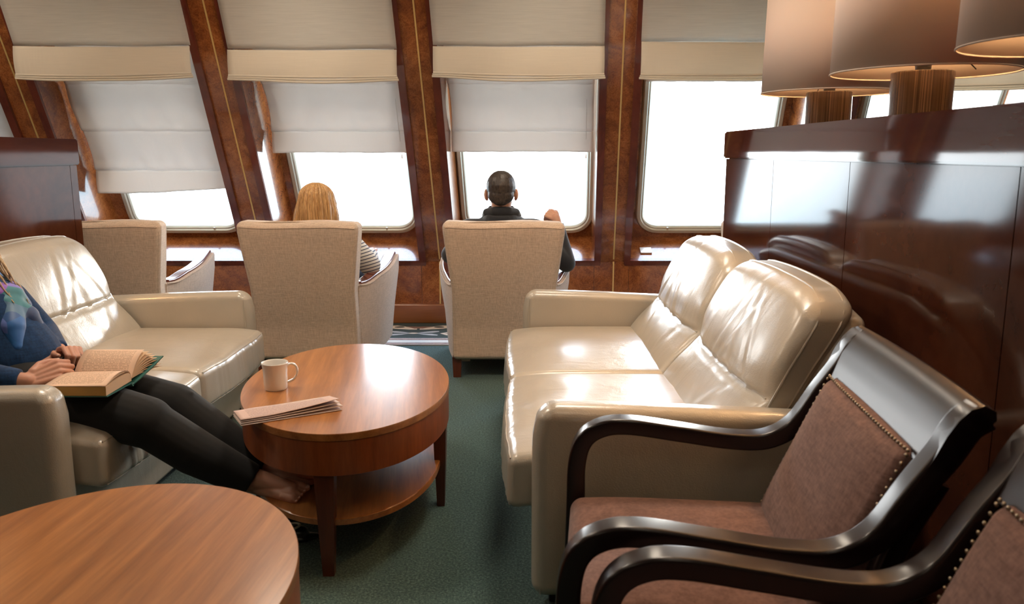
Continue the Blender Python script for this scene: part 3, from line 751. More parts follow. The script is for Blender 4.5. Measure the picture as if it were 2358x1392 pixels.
# ------------------------------------------------------------------ dark wooden chairs (front faces local +x)
def make_wood_chair(label, loc, rz):
    t = thing('wooden_armchair', label, 'chair', loc, rz, 'dark wooden armchairs with brown seats'); WM = MT['darkw']
    HY = .292
    for s in (1, -1):
        bm = bmesh.new()
        sweep(bm, [(.615, s*HY, .0), (.612, s*HY, .20), (.608, s*HY, .42), (.606, s*HY, .53), (.588, s*HY, .592), (.545, s*HY, .624), (.48, s*HY, .632), (.36, s*HY, .618), (.24, s*HY, .604), (.155, s*HY, .608), (.09, s*HY, .648), (.035, s*HY, .735), (-.008, s*HY, .80), (-.035, s*HY, .850), (-.060, s*HY, .872)],
              (0, 1, 0), .052, lambda f: .050-.010*math.sin(f*PI), .007, 6)
        obj('arm_frame', bm, WM, t)
        bm = bmesh.new(); sweep(bm, [(-.035, s*.262, .0), (.035, s*.262, .22), (.085, s*.262, .42), (.050, s*.262, .60), (-.012, s*.262, .74)], (0, 1, 0), .035, .045, .010, 6)
        obj('rear_leg', bm, WM, t)
        bm = bmesh.new(); sweep(bm, [(.60, s*.268, .355), (.05, s*.268, .355)], (0, 1, 0), .03, .07, .008, 0); obj('side_rail', bm, WM, t)
    # crest rail: rolled board between the two arm tops
    bm = bmesh.new(); rings = []
    sec = [(.028, .775), (.014, .805), (.000, .838), (-.016, .866), (-.034, .886), (-.054, .893), (-.072, .884), (-.074, .868), (-.058, .852), (-.040, .828), (-.024, .800), (-.012, .775)]
    for q in range(13):
        y = -.318+.636*q/12; dip = .010*(1-(y/.318)**2); rings.append([Vector((x-dip, y, z)) for x, z in sec])
    loft(bm, rings); obj('crest_rail', fixn(bm), WM, t)
    bm = bmesh.new(); sweep(bm, [(.600, -.27, .355), (.600, .27, .355)], (1, 0, 0), .03, .07, .008, 0); obj('front_rail', bm, WM, t)
    def pf(v):
        v = v.copy(); h = v.z/.18; w = v.y/.245
        if v.x > 0: v.x += .026*(1-h**4)*(1-w**4)
        v.x += -.44*v.z*math.cos(.3) ; return v
    pn = obj('back_pad', rbox((.07, .49, .345), (.072, 0, .612), .022, 4, (1, 14, 14), pf), MT['brownf'], t)
    bm = bmesh.new()
    def nail(x, y, z): ellip(bm, (x, y, z), (.003, .0040, .0040), None, 8)
    for q in range(36): y = -.243+.486*q/35; v = pf(Vector((.030, y, .172))); nail(v.x+.072, y, .612+v.z+.001)
    for s in (1, -1):
        for q in range(22): v = pf(Vector((.026, s*.241, .165-.33*q/21))); nail(v.x+.072+.004, s*.2455, .612+v.z)
    obj('nailhead_trim', bm, MT['nail'], pn)
    def sf(v):
        v = v.copy(); 
        if v.z > 0: v.z += .028*(1-(v.x/.29)**4)*(1-(v.y/.27)**4)
        return v
    obj('seat_pad', rbox((.57, .53, .085), (.335, 0, .410), .030, 5, (10, 10, 1), sf), MT['brownf'], t)
    t.scale = (1, 1, .975)
    return t
wc = make_wood_chair('dark wooden armchair with brown seat beside the cream loveseat, its whole back in view', (.735, 1.590, 0), PI-.10)
wc2 = dup(wc, (.725, .900, 0), PI-.10, 'dark wooden armchair nearest the camera at the bottom right corner, its back cut off')

# ------------------------------------------------------------------ oval coffee tables
def make_table(name_label, loc, a, b, rz, grp):
    t = thing('coffee_table', name_label, 'coffee table', loc, rz, grp)
    bm = bmesh.new()
    rings = [[Vector((a*r*math.cos(2*PI*j/128), b*r*math.sin(2*PI*j/128), z)) for j in range(128)] for r, z in ((.99, .436), (1, .438), (1, .457), (.996, .46))]
    loft(bm, rings); obj('tabletop', fixn(bm), MT['table'], t)
    bm = bmesh.new(); n = 128
    R = [[Vector(((a-o)*math.cos(2*PI*j/n), (b-o)*math.sin(2*PI*j/n), z)) for j in range(n)] for o, z in ((.002, .436), (.002, .330), (.006, .328), (.026, .328), (.026, .436))]
    loft(bm, R, True, False); obj('apron', fixn(bm), MT['apron'], t)
    bm = bmesh.new(); rings = [[Vector(((a-.035)*r*math.cos(2*PI*j/n), (b-.035)*r*math.sin(2*PI*j/n), z)) for j in range(n)] for r, z in ((.99, .156), (1, .159), (1, .177), (.993, .180))]
    loft(bm, rings); obj('shelf', fixn(bm), MT['table'], t)
    for an in LEGS:
        x, y = (a-.034)*math.cos(an), (b-.034)*math.sin(an); ux, uy = math.cos(an), math.sin(an)
        bm = bmesh.new(); rings = []
        for z, h in ((0, .017), (.16, .024), (.330, .030), (.36, .030)):
            rings.append([Vector((x+p*h*(-uy)*1.0+q*h*ux*.8, y+p*h*ux+q*h*uy*.8, z)) for p, q in ((1, 1), (-1, 1), (-1, -1), (1, -1))])
        loft(bm, rings); obj('leg', fixn(bm), MT['leg'], t, False)
    return t
LEGS = [math.radians(x) for x in (15, 99, 195, 270)]
LEGS = [math.radians(x) for x in (-8, 90, 180, 264)]
tab = make_table('oval cherrywood coffee table with the mug and folded newspaper on it', (-.591, 2.883, 0), .362, .584, math.radians(7), 'oval coffee tables')
tab2 = make_table('bare oval cherrywood coffee table in the left foreground', (-.842, 1.415, 0), .42, .526, math.radians(-4), 'oval coffee tables')

# mug
mug = thing('mug', 'white ceramic mug near the left edge of the coffee table', 'mug', (-.822, 2.775, .46))
bm = bmesh.new(); prof = [(.001, .001), (.036, .0), (.039, .004), (.0405, .02), (.0405, .055), (.0425, .078), (.046, .094), (.0445, .0965), (.041, .092), (.038, .07), (.037, .02), (.033, .007), (.001, .007)]
lathe(bm, prof, 48, cap=False); bmesh.ops.remove_doubles(bm, verts=bm.verts, dist=.0015); obj('mug_body', fixn(bm), MT['white'], mug)
bm = bmesh.new(); h = [(.038, 0, .080), (.055, .0, .088), (.071, 0, .078), (.074, 0, .055), (.063, 0, .034), (.040, 0, .022)]
R = Matrix.Rotation(math.radians(12), 3, 'Z'); sweep(bm, [R@Vector(p) for p in h], R@Vector((0, 1, 0)), .013, .007, .003, 6); obj('handle', bm, MT['white'], mug)
bm = bmesh.new(); lathe(bm, [(.0, .035), (.0368, .035)], 32, cap=False); obj('drink', bm, MT['coffee'], mug)
# folded newspaper, two long pleats resting on the table
pa = thing('newspaper', 'pinkish newspaper folded into a long strip lying on the coffee table', 'newspaper', (-.700, 2.505, .4612), math.radians(30))
def paper(z0, x0, x1, y0, y1, lift, mat, nm, wave=0):
    def f(u, v):
        x = x0+(x1-x0)*u; y = y0+(y1-y0)*v
        z = z0 + lift*max(0, u-.25)**1.4*(1-v*.9) + .002*math.sin(u*7+wave)*v + .006*math.exp(-(v/.12)**2)*0
        return Vector((x, y, z))
    bm = bmesh.new(); sheet(bm, f, 24, 6); o = obj(nm, bm, mat, pa); solid(o, .0012); return o
paper(.001, -.165, .150, -.058, .052, .0, MT['newsw'], 'bottom_fold')
paper(.006, -.165, .153, -.054, .052, .010, MT['newsw'], 'middle_fold')
paper(.011, -.163, .147, -.050, .050, .018, MT['newsw'], 'middle_fold')
paper(.016, -.163, .143, -.048, .050, .030, MT['news'], 'top_fold')
bm = bmesh.new(); tube(bm, [(-.163, .052, .009), (0, .053, .009), (.145, .052, .012)], .008, 8); obj('spine_fold', bm, MT['newsw'], pa)
# papers on the window sill
sp = thing('paper_slip', 'small white slip of paper on the sill of the bare bright window', 'paper', tuple(W((.925, .10, .003))))
bm = bmesh.new(); o_ = Vector(sp.location); box(bm, (.90, .07, .004), (.985, .14, .012), lambda p: W(p)-o_); obj('sheet', bm, MT['white'], sp, False)

# ------------------------------------------------------------------ people
def head_parts(c, f, up, s=1.0):
    """ellipsoids and capsules of a bare head; c centre of the skull, f facing, up the head's up"""
    f = Vector(f).normalized(); up = Vector(up); up = (up-f*up.dot(f)).normalized(); r = f.cross(up)
    R = Matrix((r, f, up)).transposed(); c = Vector(c)
    def P(x, y, z): return c+R@Vector((x*s, y*s, z*s))
    p = [('e', P(0, -.012, .022), (.074*s, .092*s, .088*s), R), ('e', P(0, .028, -.035), (.058*s, .062*s, .075*s), R),
         ('e', P(0, .052, -.088), (.030*s, .026*s, .022*s), R), ('e', P(0, .064, .020), (.050*s, .022*s, .022*s), R),
         ('c', P(0, .088, .002), P(0, .104, -.032), .008*s, .013*s), ('c', P(-.012, .09, -.036), P(.012, .09, -.036), .008*s, .008*s),
         ('e', P(0, .082, -.062), (.022*s, .010*s, .007*s), R), ('e', P(0, .080, -.072), (.019*s, .010*s, .007*s), R),
         ('e', P(.036, .058, -.022), (.022*s, .02*s, .022*s), R), ('e', P(-.036, .058, -.022), (.022*s, .02*s, .022*s), R)]
    for q in (1, -1):
        p += [('e', P(q*.080, -.006, -.012), (.010*s, .018*s, .031*s), Matrix(R) @ Matrix.Rotation(q*.35, 3, 'Z')),
              ('e', P(q*.076, .002, -.034), (.008*s, .010*s, .012*s), R)]
    return p, P, R
def face_bits(P, R, s, parent):
    for q in (1, -1):
        bm = bmesh.new(); ellip(bm, P(q*.031, .071, .004), (.0125*s, .0125*s, .0105*s), R); e_ = obj('eye', bm, MT['eye'], parent)
        bm = bmesh.new(); ellip(bm, P(q*.031, .0825, .002), (.0055*s, .0022*s, .0055*s), R); obj('iris', bm, MT['iris'], e_)
    bm = bmesh.new(); ellip(bm, P(0, .0905, -.0665), (.021*s, .005*s, .007*s), R); obj('lips', bm, MT['lips'], parent)
def hand_parts(wrist, kn, back, thumb, curl, s=1.0, spread=.0):
    """five-fingered hand: wrist point, knuckle-line centre, back-of-hand normal, thumb side, curl angles per joint"""
    w_, k_ = Vector(wrist), Vector(kn); f = (k_-w_).normalized(); n = Vector(back); n = (n-f*n.dot(f)).normalized(); t = Vector(thumb); t = (t-f*t.dot(f)-n*t.dot(n)).normalized()
    p = []; L = (k_-w_).length
    ws = (.030, .010, -.010, -.029)
    for q, o in enumerate(ws):
        b = k_+t*o*s-f*(.004, 0, .004, .012)[q]*s
        p.append(('c', w_+t*o*.62*s+f*.006, b-f*.004, .0135*s, .0112*s))
    p.append(('e', w_+f*L*.5-n*.003, (.036*s, L*.55, .0135*s), Matrix((t, f, n)).transposed()))
    p.append(('e', w_+f*L*.38-n*.010+t*.018*s, (.018*s, L*.36, .013*s), Matrix((t, f, n)).transposed()))
    lens = ((.040, .024, .019), (.045, .027, .020), (.041, .025, .019), (.032, .019, .017)); nails = []
    for q, o in enumerate(ws):
        a = k_+t*o*s-f*(.004, 0, .004, .012)[q]*s; d = f.copy(); ang = 0; rr = (.0092, .0094, .0090, .0080)[q]*s
        for j in range(3):
            ang += curl[min(j, len(curl)-1)]*(1+.07*q); dd = f*math.cos(ang)-n*math.sin(ang)+t*spread*(1.5-q)*.12; dd.normalize()
            b = a+dd*lens[q][j]*s; r2 = rr*(.93-.07*j)
            p.append(('c', a, b, rr*(1-.06*j), r2)); up = (n*math.cos(ang)+f*math.sin(ang)); nails.append((b, dd, up, r2)) if j == 2 else None; a = b
    a = w_+t*.026*s+f*L*.22; b = a+(f*.72+t*.62-n*.25).normalized()*.036*s; c2 = b+(f*.92+t*.12-n*.35).normalized()*.031*s; d2 = c2+(f*.95-t*.15-n*.3).normalized()*.024*s
    p += [('c', a, b, .0150*s, .0118*s), ('c', b, c2, .0112*s, .0100*s), ('c', c2, d2, .0100*s, .0086*s)]
    nails.append((d2, (d2-c2).normalized(), (n*.6+t*.6).normalized(), .0086*s))
    return p, nails
def nails_obj(nails, parent, nm='fingernail'):
    for b, d, up, r in nails:
        up = (up-d*up.dot(d)).normalized(); bm = bmesh.new(); ellip(bm, b+d*r*.35+up*r*.72, (r*.62, r*.75, r*.22), Matrix((d.cross(up), d, up)).transposed(), 10)
        obj(nm, bm, MT['nails'], parent)
def V3(*a): return Vector(a)

# --- the dark-haired man in the right-hand armchair
man = thing('person', 'person with short dark hair in a black jacket, seen from behind, right fist raised', 'person', (-.06, 5.0, .45), 0); mo = man.location.copy()
def sh(o): o.location = -mo if False else o.location; return o
def put(o):                                    # geometry is written in room coordinates; hang it on its thing
    o.matrix_parent_inverse = Matrix.Identity(4); o.location = tuple(-v for v in o.parent.location) if o.parent and o.parent.parent is None else (0, 0, 0); return o
hp, P, R = head_parts((-.062, 4.80, 1.045), (.03, 1, -.10), (0, .1, 1), 1.09)
wrist = V3(.268, 5.015, .895); kn = V3(.222, 5.04, .925)
hd, nl = hand_parts((.262, 4.96, .885), (.212, 5.0, .915), (-.1, -.5, .85), (-.3, .85, .2), (1.2, 1.3, .8), 1.05)
torso = [('p', [(-.05, 5.10, .46), (-.055, 4.98, .60), (-.06, 4.86, .78), (-.06, 4.83, .86)], [.15, .145, .145, .075]), ('e', (-.06, 4.85, .78), (.20, .11, .12))]
body = hp + [('c', (-.062, 4.81, .86), (-.062, 4.80, 1.0), .060, .058), ('c', (-.24, 4.85, .82), (.12, 4.85, .82), .065, .065)] + torso + [
    ('c', (.13, 4.85, .80), (.325, 4.90, .62), .05, .042), ('c', (.325, 4.90, .62), (.262, 4.96, .885), .042, .028),
    ('c', (-.26, 4.85, .80), (-.36, 4.95, .66), .05, .042), ('c', (-.36, 4.95, .66), (-.34, 5.2, .67), .042, .028),
    ('c', (.03, 5.10, .50), (.05, 5.50, .50), .085, .062), ('c', (.05, 5.50, .50), (.05, 5.58, .10), .06, .042), ('c', (.05, 5.56, .06), (.05, 5.76, .045), .038, .032),
    ('c', (-.15, 5.10, .50), (-.17, 5.50, .50), .085, .062), ('c', (-.17, 5.50, .50), (-.17, 5.58, .10), .06, .042), ('c', (-.17, 5.56, .06), (-.17, 5.76, .045), .038, .032)] + hd
lh, nl2 = hand_parts((-.34, 5.20, .672), (-.33, 5.28, .668), (0, 0, 1), (1, 0, 0), (.3, .35, .3), 1.05); body += lh
bo = put(blob('body', body, MT['skin'], man, .0042, 3))
face_bits(P, R, 1.09, bo)
nails_obj(nl+nl2, bo)
def cloth(nm, parts, mat, par, vox=.007, it=4): return put(blob(nm, parts, mat, par, vox, it))
jk = cloth('jacket', [('p', [(-.05, 5.10, .48), (-.055, 4.98, .60), (-.06, 4.87, .78)], [.175, .17, .17]), ('e', (-.06, 4.86, .79), (.225, .125, .125)),
    ('c', (-.25, 4.86, .81), (.13, 4.86, .81), .08, .08), ('c', (-.062, 4.835, .84), (-.062, 4.805, .935), .135, .088, False, True),
    ('c', (.13, 4.86, .80), (.325, 4.90, .62), .070, .056), ('c', (.325, 4.90, .62), (.272, 4.950, .850), .056, .038, False, True),
    ('c', (-.26, 4.86, .80), (-.37, 4.95, .665), .070, .058), ('c', (-.37, 4.95, .665), (-.345, 5.17, .675), .058, .040, False, True)], MT['jacket'], man)
cl = cloth('collar', [('p', [(-.155, 4.87, .905), (-.145, 4.80, .930), (-.10, 4.755, .940), (-.062, 4.748, .942), (-.02, 4.755, .940), (.022, 4.80, .930), (.035, 4.87, .905)], [.022, .024, .026, .026, .026, .024, .022]),
    ('p', [(-.135, 4.86, .935), (-.125, 4.81, .955), (-.062, 4.765, .968), (.0, 4.81, .955), (.012, 4.86, .935)], [.012, .013, .014, .013, .012])], MT['jacket'], man, .005, 3)
cloth('trousers', [('e', (-.05, 5.10, .49), (.18, .15, .11)), ('c', (.03, 5.10, .50), (.05, 5.50, .50), .098, .078), ('c', (.05, 5.50, .50), (.05, 5.575, .09), .074, .062, False, True),
    ('c', (-.15, 5.10, .50), (-.17, 5.50, .50), .098, .078), ('c', (-.17, 5.50, .50), (-.17, 5.575, .09), .074, .062, False, True)], MT['jeans'], man)
for x in (.05, -.17): cloth('shoe', [('c', (x, 5.55, .055), (x, 5.79, .045), .045, .040), ('e', (x, 5.67, .025), (.045, .15, .015))], MT['shoe'], man, .006)
# cropped hair: a thin cap over the skull that tapers to the nape
def crop(v): return v
hairp = [('e', P(0, -.020, .028), (.086, .104, .094), R), ('e', P(0, -.048, -.018), (.076, .062, .056), R), ('e', P(0, -.058, -.040), (.050, .042, .038), R)]
cloth('hair', hairp, MT['hair_d'], man, .004, 2)

# --- the blonde woman in the middle armchair
wm = thing('person', 'person with straight blonde hair in a navy-striped top, seen from behind', 'person', (-1.12, 5.0, .45), 0)
hp, P, R = head_parts((-1.135, 4.83, .985), (-.05, 1, -.12), (0, .1, 1), .98)
rh, nr = hand_parts((-.885, 5.20, .655), (-.90, 5.27, .662), (0, 0, 1), (-1, 0, 0), (.3, .35, .3), .92)
lh, nl2 = hand_parts((-1.42, 5.20, .665), (-1.40, 5.27, .665), (0, 0, 1), (1, 0, 0), (.3, .35, .3), .92)
torso = [('p', [(-1.12, 5.10, .46), (-1.12, 4.98, .60), (-1.125, 4.88, .74), (-1.13, 4.85, .82)], [.145, .125, .125, .065]), ('e', (-1.125, 4.87, .75), (.175, .10, .11))]
body = hp + [('c', (-1.13, 4.84, .80), (-1.135, 4.83, .94), .05, .05)] + torso + [
    ('c', (-.97, 4.87, .75), (-.86, 4.92, .595), .044, .038), ('c', (-.86, 4.92, .60), (-.885, 5.20, .655), .036, .025),
    ('c', (-1.29, 4.87, .75), (-1.40, 4.92, .60), .044, .038), ('c', (-1.40, 4.92, .60), (-1.42, 5.20, .665), .036, .025),
    ('c', (-1.04, 5.10, .50), (-1.03, 5.48, .50), .082, .058), ('c', (-1.03, 5.48, .50), (-1.03, 5.58, .10), .055, .038), ('c', (-1.03, 5.56, .055), (-1.03, 5.73, .04), .034, .028),
    ('c', (-1.20, 5.10, .50), (-1.22, 5.48, .50), .082, .058), ('c', (-1.22, 5.48, .50), (-1.22, 5.58, .10), .055, .038), ('c', (-1.22, 5.56, .055), (-1.22, 5.73, .04), .034, .028)] + rh + lh
bo = put(blob('body', body, MT['skin'], wm, .0042, 3)); face_bits(P, R, .98, bo); nails_obj(nr+nl2, bo)
cloth('striped_top', [('p', [(-1.12, 5.10, .48), (-1.12, 4.98, .60), (-1.125, 4.88, .745)], [.165, .145, .145]), ('e', (-1.125, 4.87, .755), (.195, .112, .115)),
    ('c', (-1.13, 4.86, .78), (-1.133, 4.845, .855), .10, .060, False, True),
    ('c', (-.96, 4.87, .745), (-.855, 4.925, .605), .068, .066), ('c', (-.855, 4.925, .605), (-.88, 5.13, .645), .060, .040, False, True),
    ('c', (-1.30, 4.87, .745), (-1.40, 4.925, .605), .068, .062), ('c', (-1.40, 4.925, .605), (-1.42, 5.13, .655), .056, .040, False, True)], MT['stripe'], wm)
cloth('trousers', [('e', (-1.12, 5.10, .49), (.17, .15, .11)), ('c', (-1.04, 5.10, .50), (-1.03, 5.48, .50), .094, .072), ('c', (-1.03, 5.48, .50), (-1.03, 5.575, .09), .068, .055, False, True),
    ('c', (-1.20, 5.10, .50), (-1.22, 5.48, .50), .094, .072), ('c', (-1.22, 5.48, .50), (-1.22, 5.575, .09), .068, .055, False, True)], MT['jeans'], wm)
for x in (-1.03, -1.22): cloth('shoe', [('c', (x, 5.55, .052), (x, 5.76, .042), .040, .036), ('e', (x, 5.66, .022), (.04, .14, .014))], MT['shoe'], wm, .006)
def long_hair(nm, P, R, par, mat, length, width, s, face_gap=1.15, sway=.0):
    """hair as one combed surface falling from the parting, open over the face, plus loose locks"""
    bm = bmesh.new(); nu, nv = 120, 34; rnd = random.Random(5); ph = [rnd.random()*6 for _ in range(9)]
    def f(u, v):
        a = face_gap + (2*PI-2*face_gap)*u              # 0 = facing direction
        g = math.sin(a*13+ph[0])*.35+math.sin(a*29+ph[1])*.3+math.sin(a*47+ph[2]+v*2)*.2+math.sin(a*71+ph[3])*.15
        if v < .45:
            t = v/.45*PI*.5; rr = math.sin(t); z = .088*math.cos(t)+.022
            x, y = math.sin(a)*.098*rr, math.cos(a)*.108*rr-.014
        else:
            t = (v-.45)/.55; k = 1+width*math.sin(min(1, t*1.5)*PI*.5)-.18*width*t; z = .022-length*t
            x, y = math.sin(a)*.098*k, math.cos(a)*.108*(1-.25*t)*(1+.1*math.sin(t*3))-.014-.012*t
            x += .006*math.sin(t*7+a*3)*t
        q = 1+.075*g*min(1, v*2.2)
        return P(x*q+sway*max(0, v-.45), y*q, z/s*s + .003*g)
    sheet(bm, f, nu, nv)
    o = obj(nm, fixn(bm), mat, par); solid(o, .012, -1 if False else 0); put(o)
    bm = bmesh.new()
    for q in range(46):
        u = rnd.random(); d = rnd.uniform(.004, .016); pts = []
        for j in range(9):
            v = .12+.88*j/8*rnd.uniform(.97, 1.0); p = f(u, min(1, v)); c_ = P(0, -.014, 0); out = (p-c_); out.z = 0
            pts.append(p+out.normalized()*(d*.5+.004*math.sin(j+q)))
        tube(bm, pts, lambda t: .0020*(1-.6*t), 5, 3)
    l = obj('hair_strands', bm, mat, o); l.parent = o; return o
long_hair('hair', P, R, wm, MT['hair_b'], .22, .26, 1.0)

# --- the barefoot reader on the left loveseat
rd = thing('person', 'barefoot person in a blue cardigan and black trousers reading, legs stretched to the table', 'person', (-1.65, 2.75, .50), 0)
hp, P, R = head_parts((-1.845, 2.74, .945), (.88, -.05, -.45), (.45, 0, .88), .98)
HIP = V3(-1.66, 2.74, .520)
kn_n, kn_f = V3(-1.155, 2.50, .430), V3(-1.140, 2.69, .425)
an_n, an_f = V3(-.850, 2.545, .215), V3(-.840, 2.645, .220)
wn, wf_ = V3(-1.515, 2.50, .565), V3(-1.575, 2.80, .585)
h1, n1 = hand_parts(wn, (-1.437, 2.555, .592), (.35, -.75, .72), (.05, .70, .55), (.75, 1.1, .7), .96)
h2, n2 = hand_parts(wf_, (-1.500, 2.745, .612), (.55, -.25, .80), (-.1, -.9, .3), (.80, 1.15, .75), .96)
def foot_parts(an, toe, side, s=1.0):
    """ankle, ball of the foot, direction of the big toe"""
    an, toe, side = Vector(an), Vector(toe), Vector(side).normalized(); d = (toe-an).normalized(); n = side.cross(d).normalized()
    if n.z < 0: n = -n
    heel = an-d*.035-n*.035; p = [('c', an+n*.0, heel, .034, .028), ('c', heel, toe-n*.006, .030, .024), ('c', an, toe+side*.012, .034, .020), ('c', heel-side*.004, toe-side*.028-n*.004, .026, .018)]; nails = []
    for q in range(5):
        b = toe+side*(.034-.0180*q)+d*(.008-.005*q); L = (.040, .036, .031, .027, .022)[q]; r = (.0128, .0080, .0076, .0073, .0070)[q]
        m_ = b+d*L*.6+n*.004; t_ = m_+d*L*.45-n*.006
        p += [('c', b-d*.03, b, r*1.1, r), ('c', b, m_, r, r*.93), ('c', m_, t_, r*.95, r*.88)]; nails.append((t_, d, n, r*.9))
    return p, nails
f1, t1 = foot_parts((-.835, 2.545, .222), (-.700, 2.490, .204), (-.15, .80, .35))
f2, t2 = foot_parts((-.820, 2.640, .232), (-.668, 2.588, .214), (-.2, -.75, .45))
torso = [('p', [tuple(HIP), (-1.735, 2.745, .62), (-1.805, 2.745, .72), (-1.845, 2.745, .79)], [.130, .120, .125, .065]), ('e', (-1.805, 2.745, .735), (.10, .17, .10), Matrix.Rotation(-.5, 3, 'Y'))]
body = hp + [('c', (-1.85, 2.745, .80), (-1.86, 2.74, .90), .05, .048)] + torso + [
    ('c', (-1.80, 2.585, .755), (-1.72, 2.47, .60), .044, .037), ('c', (-1.72, 2.47, .60), wn, .036, .024),
    ('c', (-1.80, 2.905, .755), (-1.73, 2.98, .61), .044, .037), ('c', (-1.73, 2.98, .61), wf_, .036, .024),
    ('c', HIP+V3(0, -.08, -.01), kn_n, .075, .055), ('c', kn_n, an_n, .052, .033), ('c', HIP+V3(0, .08, -.01), kn_f, .075, .055), ('c', kn_f, an_f, .052, .033)] + h1 + h2 + f1 + f2
bo = put(blob('body', body, MT['skin2'], rd, .0027, 2)); face_bits(P, R, .98, bo); nails_obj(n1+n2, bo); nails_obj(t1+t2, bo, 'toenail')
tr = cloth('trousers', [('e', tuple(HIP), (.145, .165, .095)), ('c', HIP+V3(0, -.075, -.02), kn_n, .100, .082), ('c', kn_n, V3(-1.02, 2.52, .325), .076, .074), ('c', V3(-1.02, 2.52, .325), an_n, .074, .056, False, True),
    ('c', HIP+V3(0, .075, -.01), kn_f, .088, .076), ('c', kn_f, V3(-1.0, 2.67, .325), .076, .072), ('c', V3(-1.0, 2.67, .325), an_f, .072, .054, False, True),
    ('c', kn_n+V3(-.05, 0, .045), kn_n+V3(.04, -.015, .055), .018, .012), ('c', kn_f+V3(-.06, 0, .05), kn_f+V3(.06, -.01, .045), .018, .010)], MT['trousers'], rd, .006, 4)
ca = cloth('cardigan', [('p', [(-1.70, 2.745, .565), (-1.745, 2.745, .635), (-1.805, 2.745, .725)], [.150, .145, .150]), ('e', (-1.805, 2.745, .740), (.115, .19, .11), Matrix.Rotation(-.5, 3, 'Y')),
    ('c', (-1.82, 2.745, .76), (-1.85, 2.742, .825), .095, .062, False, True),
    ('c', (-1.80, 2.58, .755), (-1.725, 2.465, .605), .062, .052), ('c', (-1.725, 2.465, .605), wn+(V3(-1.72, 2.47, .60)-wn)*.12, .052, .035, False, True),
    ('c', (-1.80, 2.91, .755), (-1.735, 2.985, .615), .062, .052), ('c', (-1.735, 2.985, .615), wf_+(V3(-1.73, 2.98, .61)-wf_)*.12, .052, .034, False, True)], MT['cardi'], rd, .006, 4)
# button band and pearl buttons down the front
fr = [V3(-1.655, 2.735, .795), V3(-1.640, 2.725, .735), V3(-1.605, 2.715, .680), V3(-1.575, 2.705, .630), V3(-1.548, 2.70, .585)]
fr = [V3(-1.700, 2.735, .810), V3(-1.668, 2.735, .745), V3(-1.620, 2.73, .675), V3(-1.585, 2.728, .620), V3(-1.555, 2.725, .575)]
bm = bmesh.new(); sweep(bm, fr, (0, 1, 0), .030, .010, .004, 6); put(obj('button_band', bm, MT['cardi'], rd))
for q in range(5):
    i = [V3(-1.652, 2.728, .733), V3(-1.628, 2.727, .699), V3(-1.607, 2.725, .667), V3(-1.583, 2.723, .633), V3(-1.562, 2.72, .600)][q]
    bm = bmesh.new(); ellip(bm, i, (.0042, .0065, .0065), Matrix.Rotation(-.5, 3, 'Y')); put(obj('button', bm, MT['pearl'], rd))
# loose silk scarf round the neck, both ends on the chest
sc_ = [('p', [(-1.79, 2.66, .835), (-1.74, 2.70, .815), (-1.70, 2.76, .79), (-1.69, 2.80, .75)], [.035, .040, .042, .030]),
       ('p', [(-1.80, 2.83, .835), (-1.74, 2.80, .81), (-1.695, 2.74, .765), (-1.66, 2.68, .70), (-1.635, 2.655, .64)], [.035, .042, .045, .042, .022]),
       ('p', [(-1.79, 2.66, .84), (-1.86, 2.66, .87), (-1.92, 2.745, .88), (-1.87, 2.83, .87), (-1.80, 2.83, .84)], [.034, .033, .034, .033, .034]),
       ('p', [(-1.70, 2.72, .77), (-1.655, 2.76, .72), (-1.630, 2.79, .66)], [.040, .040, .020])]
cloth('scarf', sc_, MT['scarf'], rd, .005, 3)
long_hair('hair', P, R, rd, MT['hair_g'], .17, .25, .98, .95)
bm = bmesh.new()
for q in range(26):
    a_ = q/25; y = 2.70+.10*a_; pts = [P(.05-.10*a_, -.02, .09), P(.075-.15*a_, .06, .05), (-1.735+.02*math.sin(q), y, .88), (-1.700+.012*math.sin(q*2), y+.005, .82), (-1.672+.02*math.sin(q*1.7), y+.02*math.sin(q), .765+.02*math.sin(q*3))]
    if .28 < a_ < .72: continue
    tube(bm, pts, lambda t: .0055*(1-.75*t), 6, 5)
put(obj('hair_lock', bm, MT['hair_g'], rd))
# glasses
gl = thing('glasses', 'dark-framed glasses on the reader, just their tip at the left edge', 'glasses', tuple(P(0, .1, .0))); go = Vector(gl.location)
bm = bmesh.new()
for s in (1, -1): tube(bm, [P(s*.032+.024*math.cos(q/20*2*PI), .104, .0+.018*math.sin(q/20*2*PI))-go for q in range(21)], .0018, 6)
tube(bm, [P(-.009, .104, .004)-go, P(0, .106, .007)-go, P(.009, .104, .004)-go], .0018, 6); obj('frame', bm, MT['black'], gl)
for s in (1, -1):
    bm = bmesh.new(); tube(bm, [P(s*.056, .104, .004)-go, P(s*.082, .08, .006)-go, P(s*.086, .0, .006)-go, P(s*.086, -.02, -.008)-go], .0018, 6); obj('temple', bm, MT['black'], gl)
    bm = bmesh.new(); bm.faces.new([bm.verts.new(P(s*.032+.023*math.cos(q/20*2*PI), .104, .017*math.sin(q/20*2*PI))-go) for q in range(20)]); obj('lens', bm, MT['glass'], gl)
# ring on the far hand
tag(obj('ring', (lambda bm: (tube(bm, [V3(-1.478, 2.735, .585)+V3(.010*math.cos(q/16*2*PI)*.6, .010*math.sin(q/16*2*PI), .010*math.cos(q/16*2*PI)*.8) for q in range(17)], .0018, 6), bm)[1])(bmesh.new()), MT['silver']), 'thin silver ring on the reader\'s far hand', 'ring')

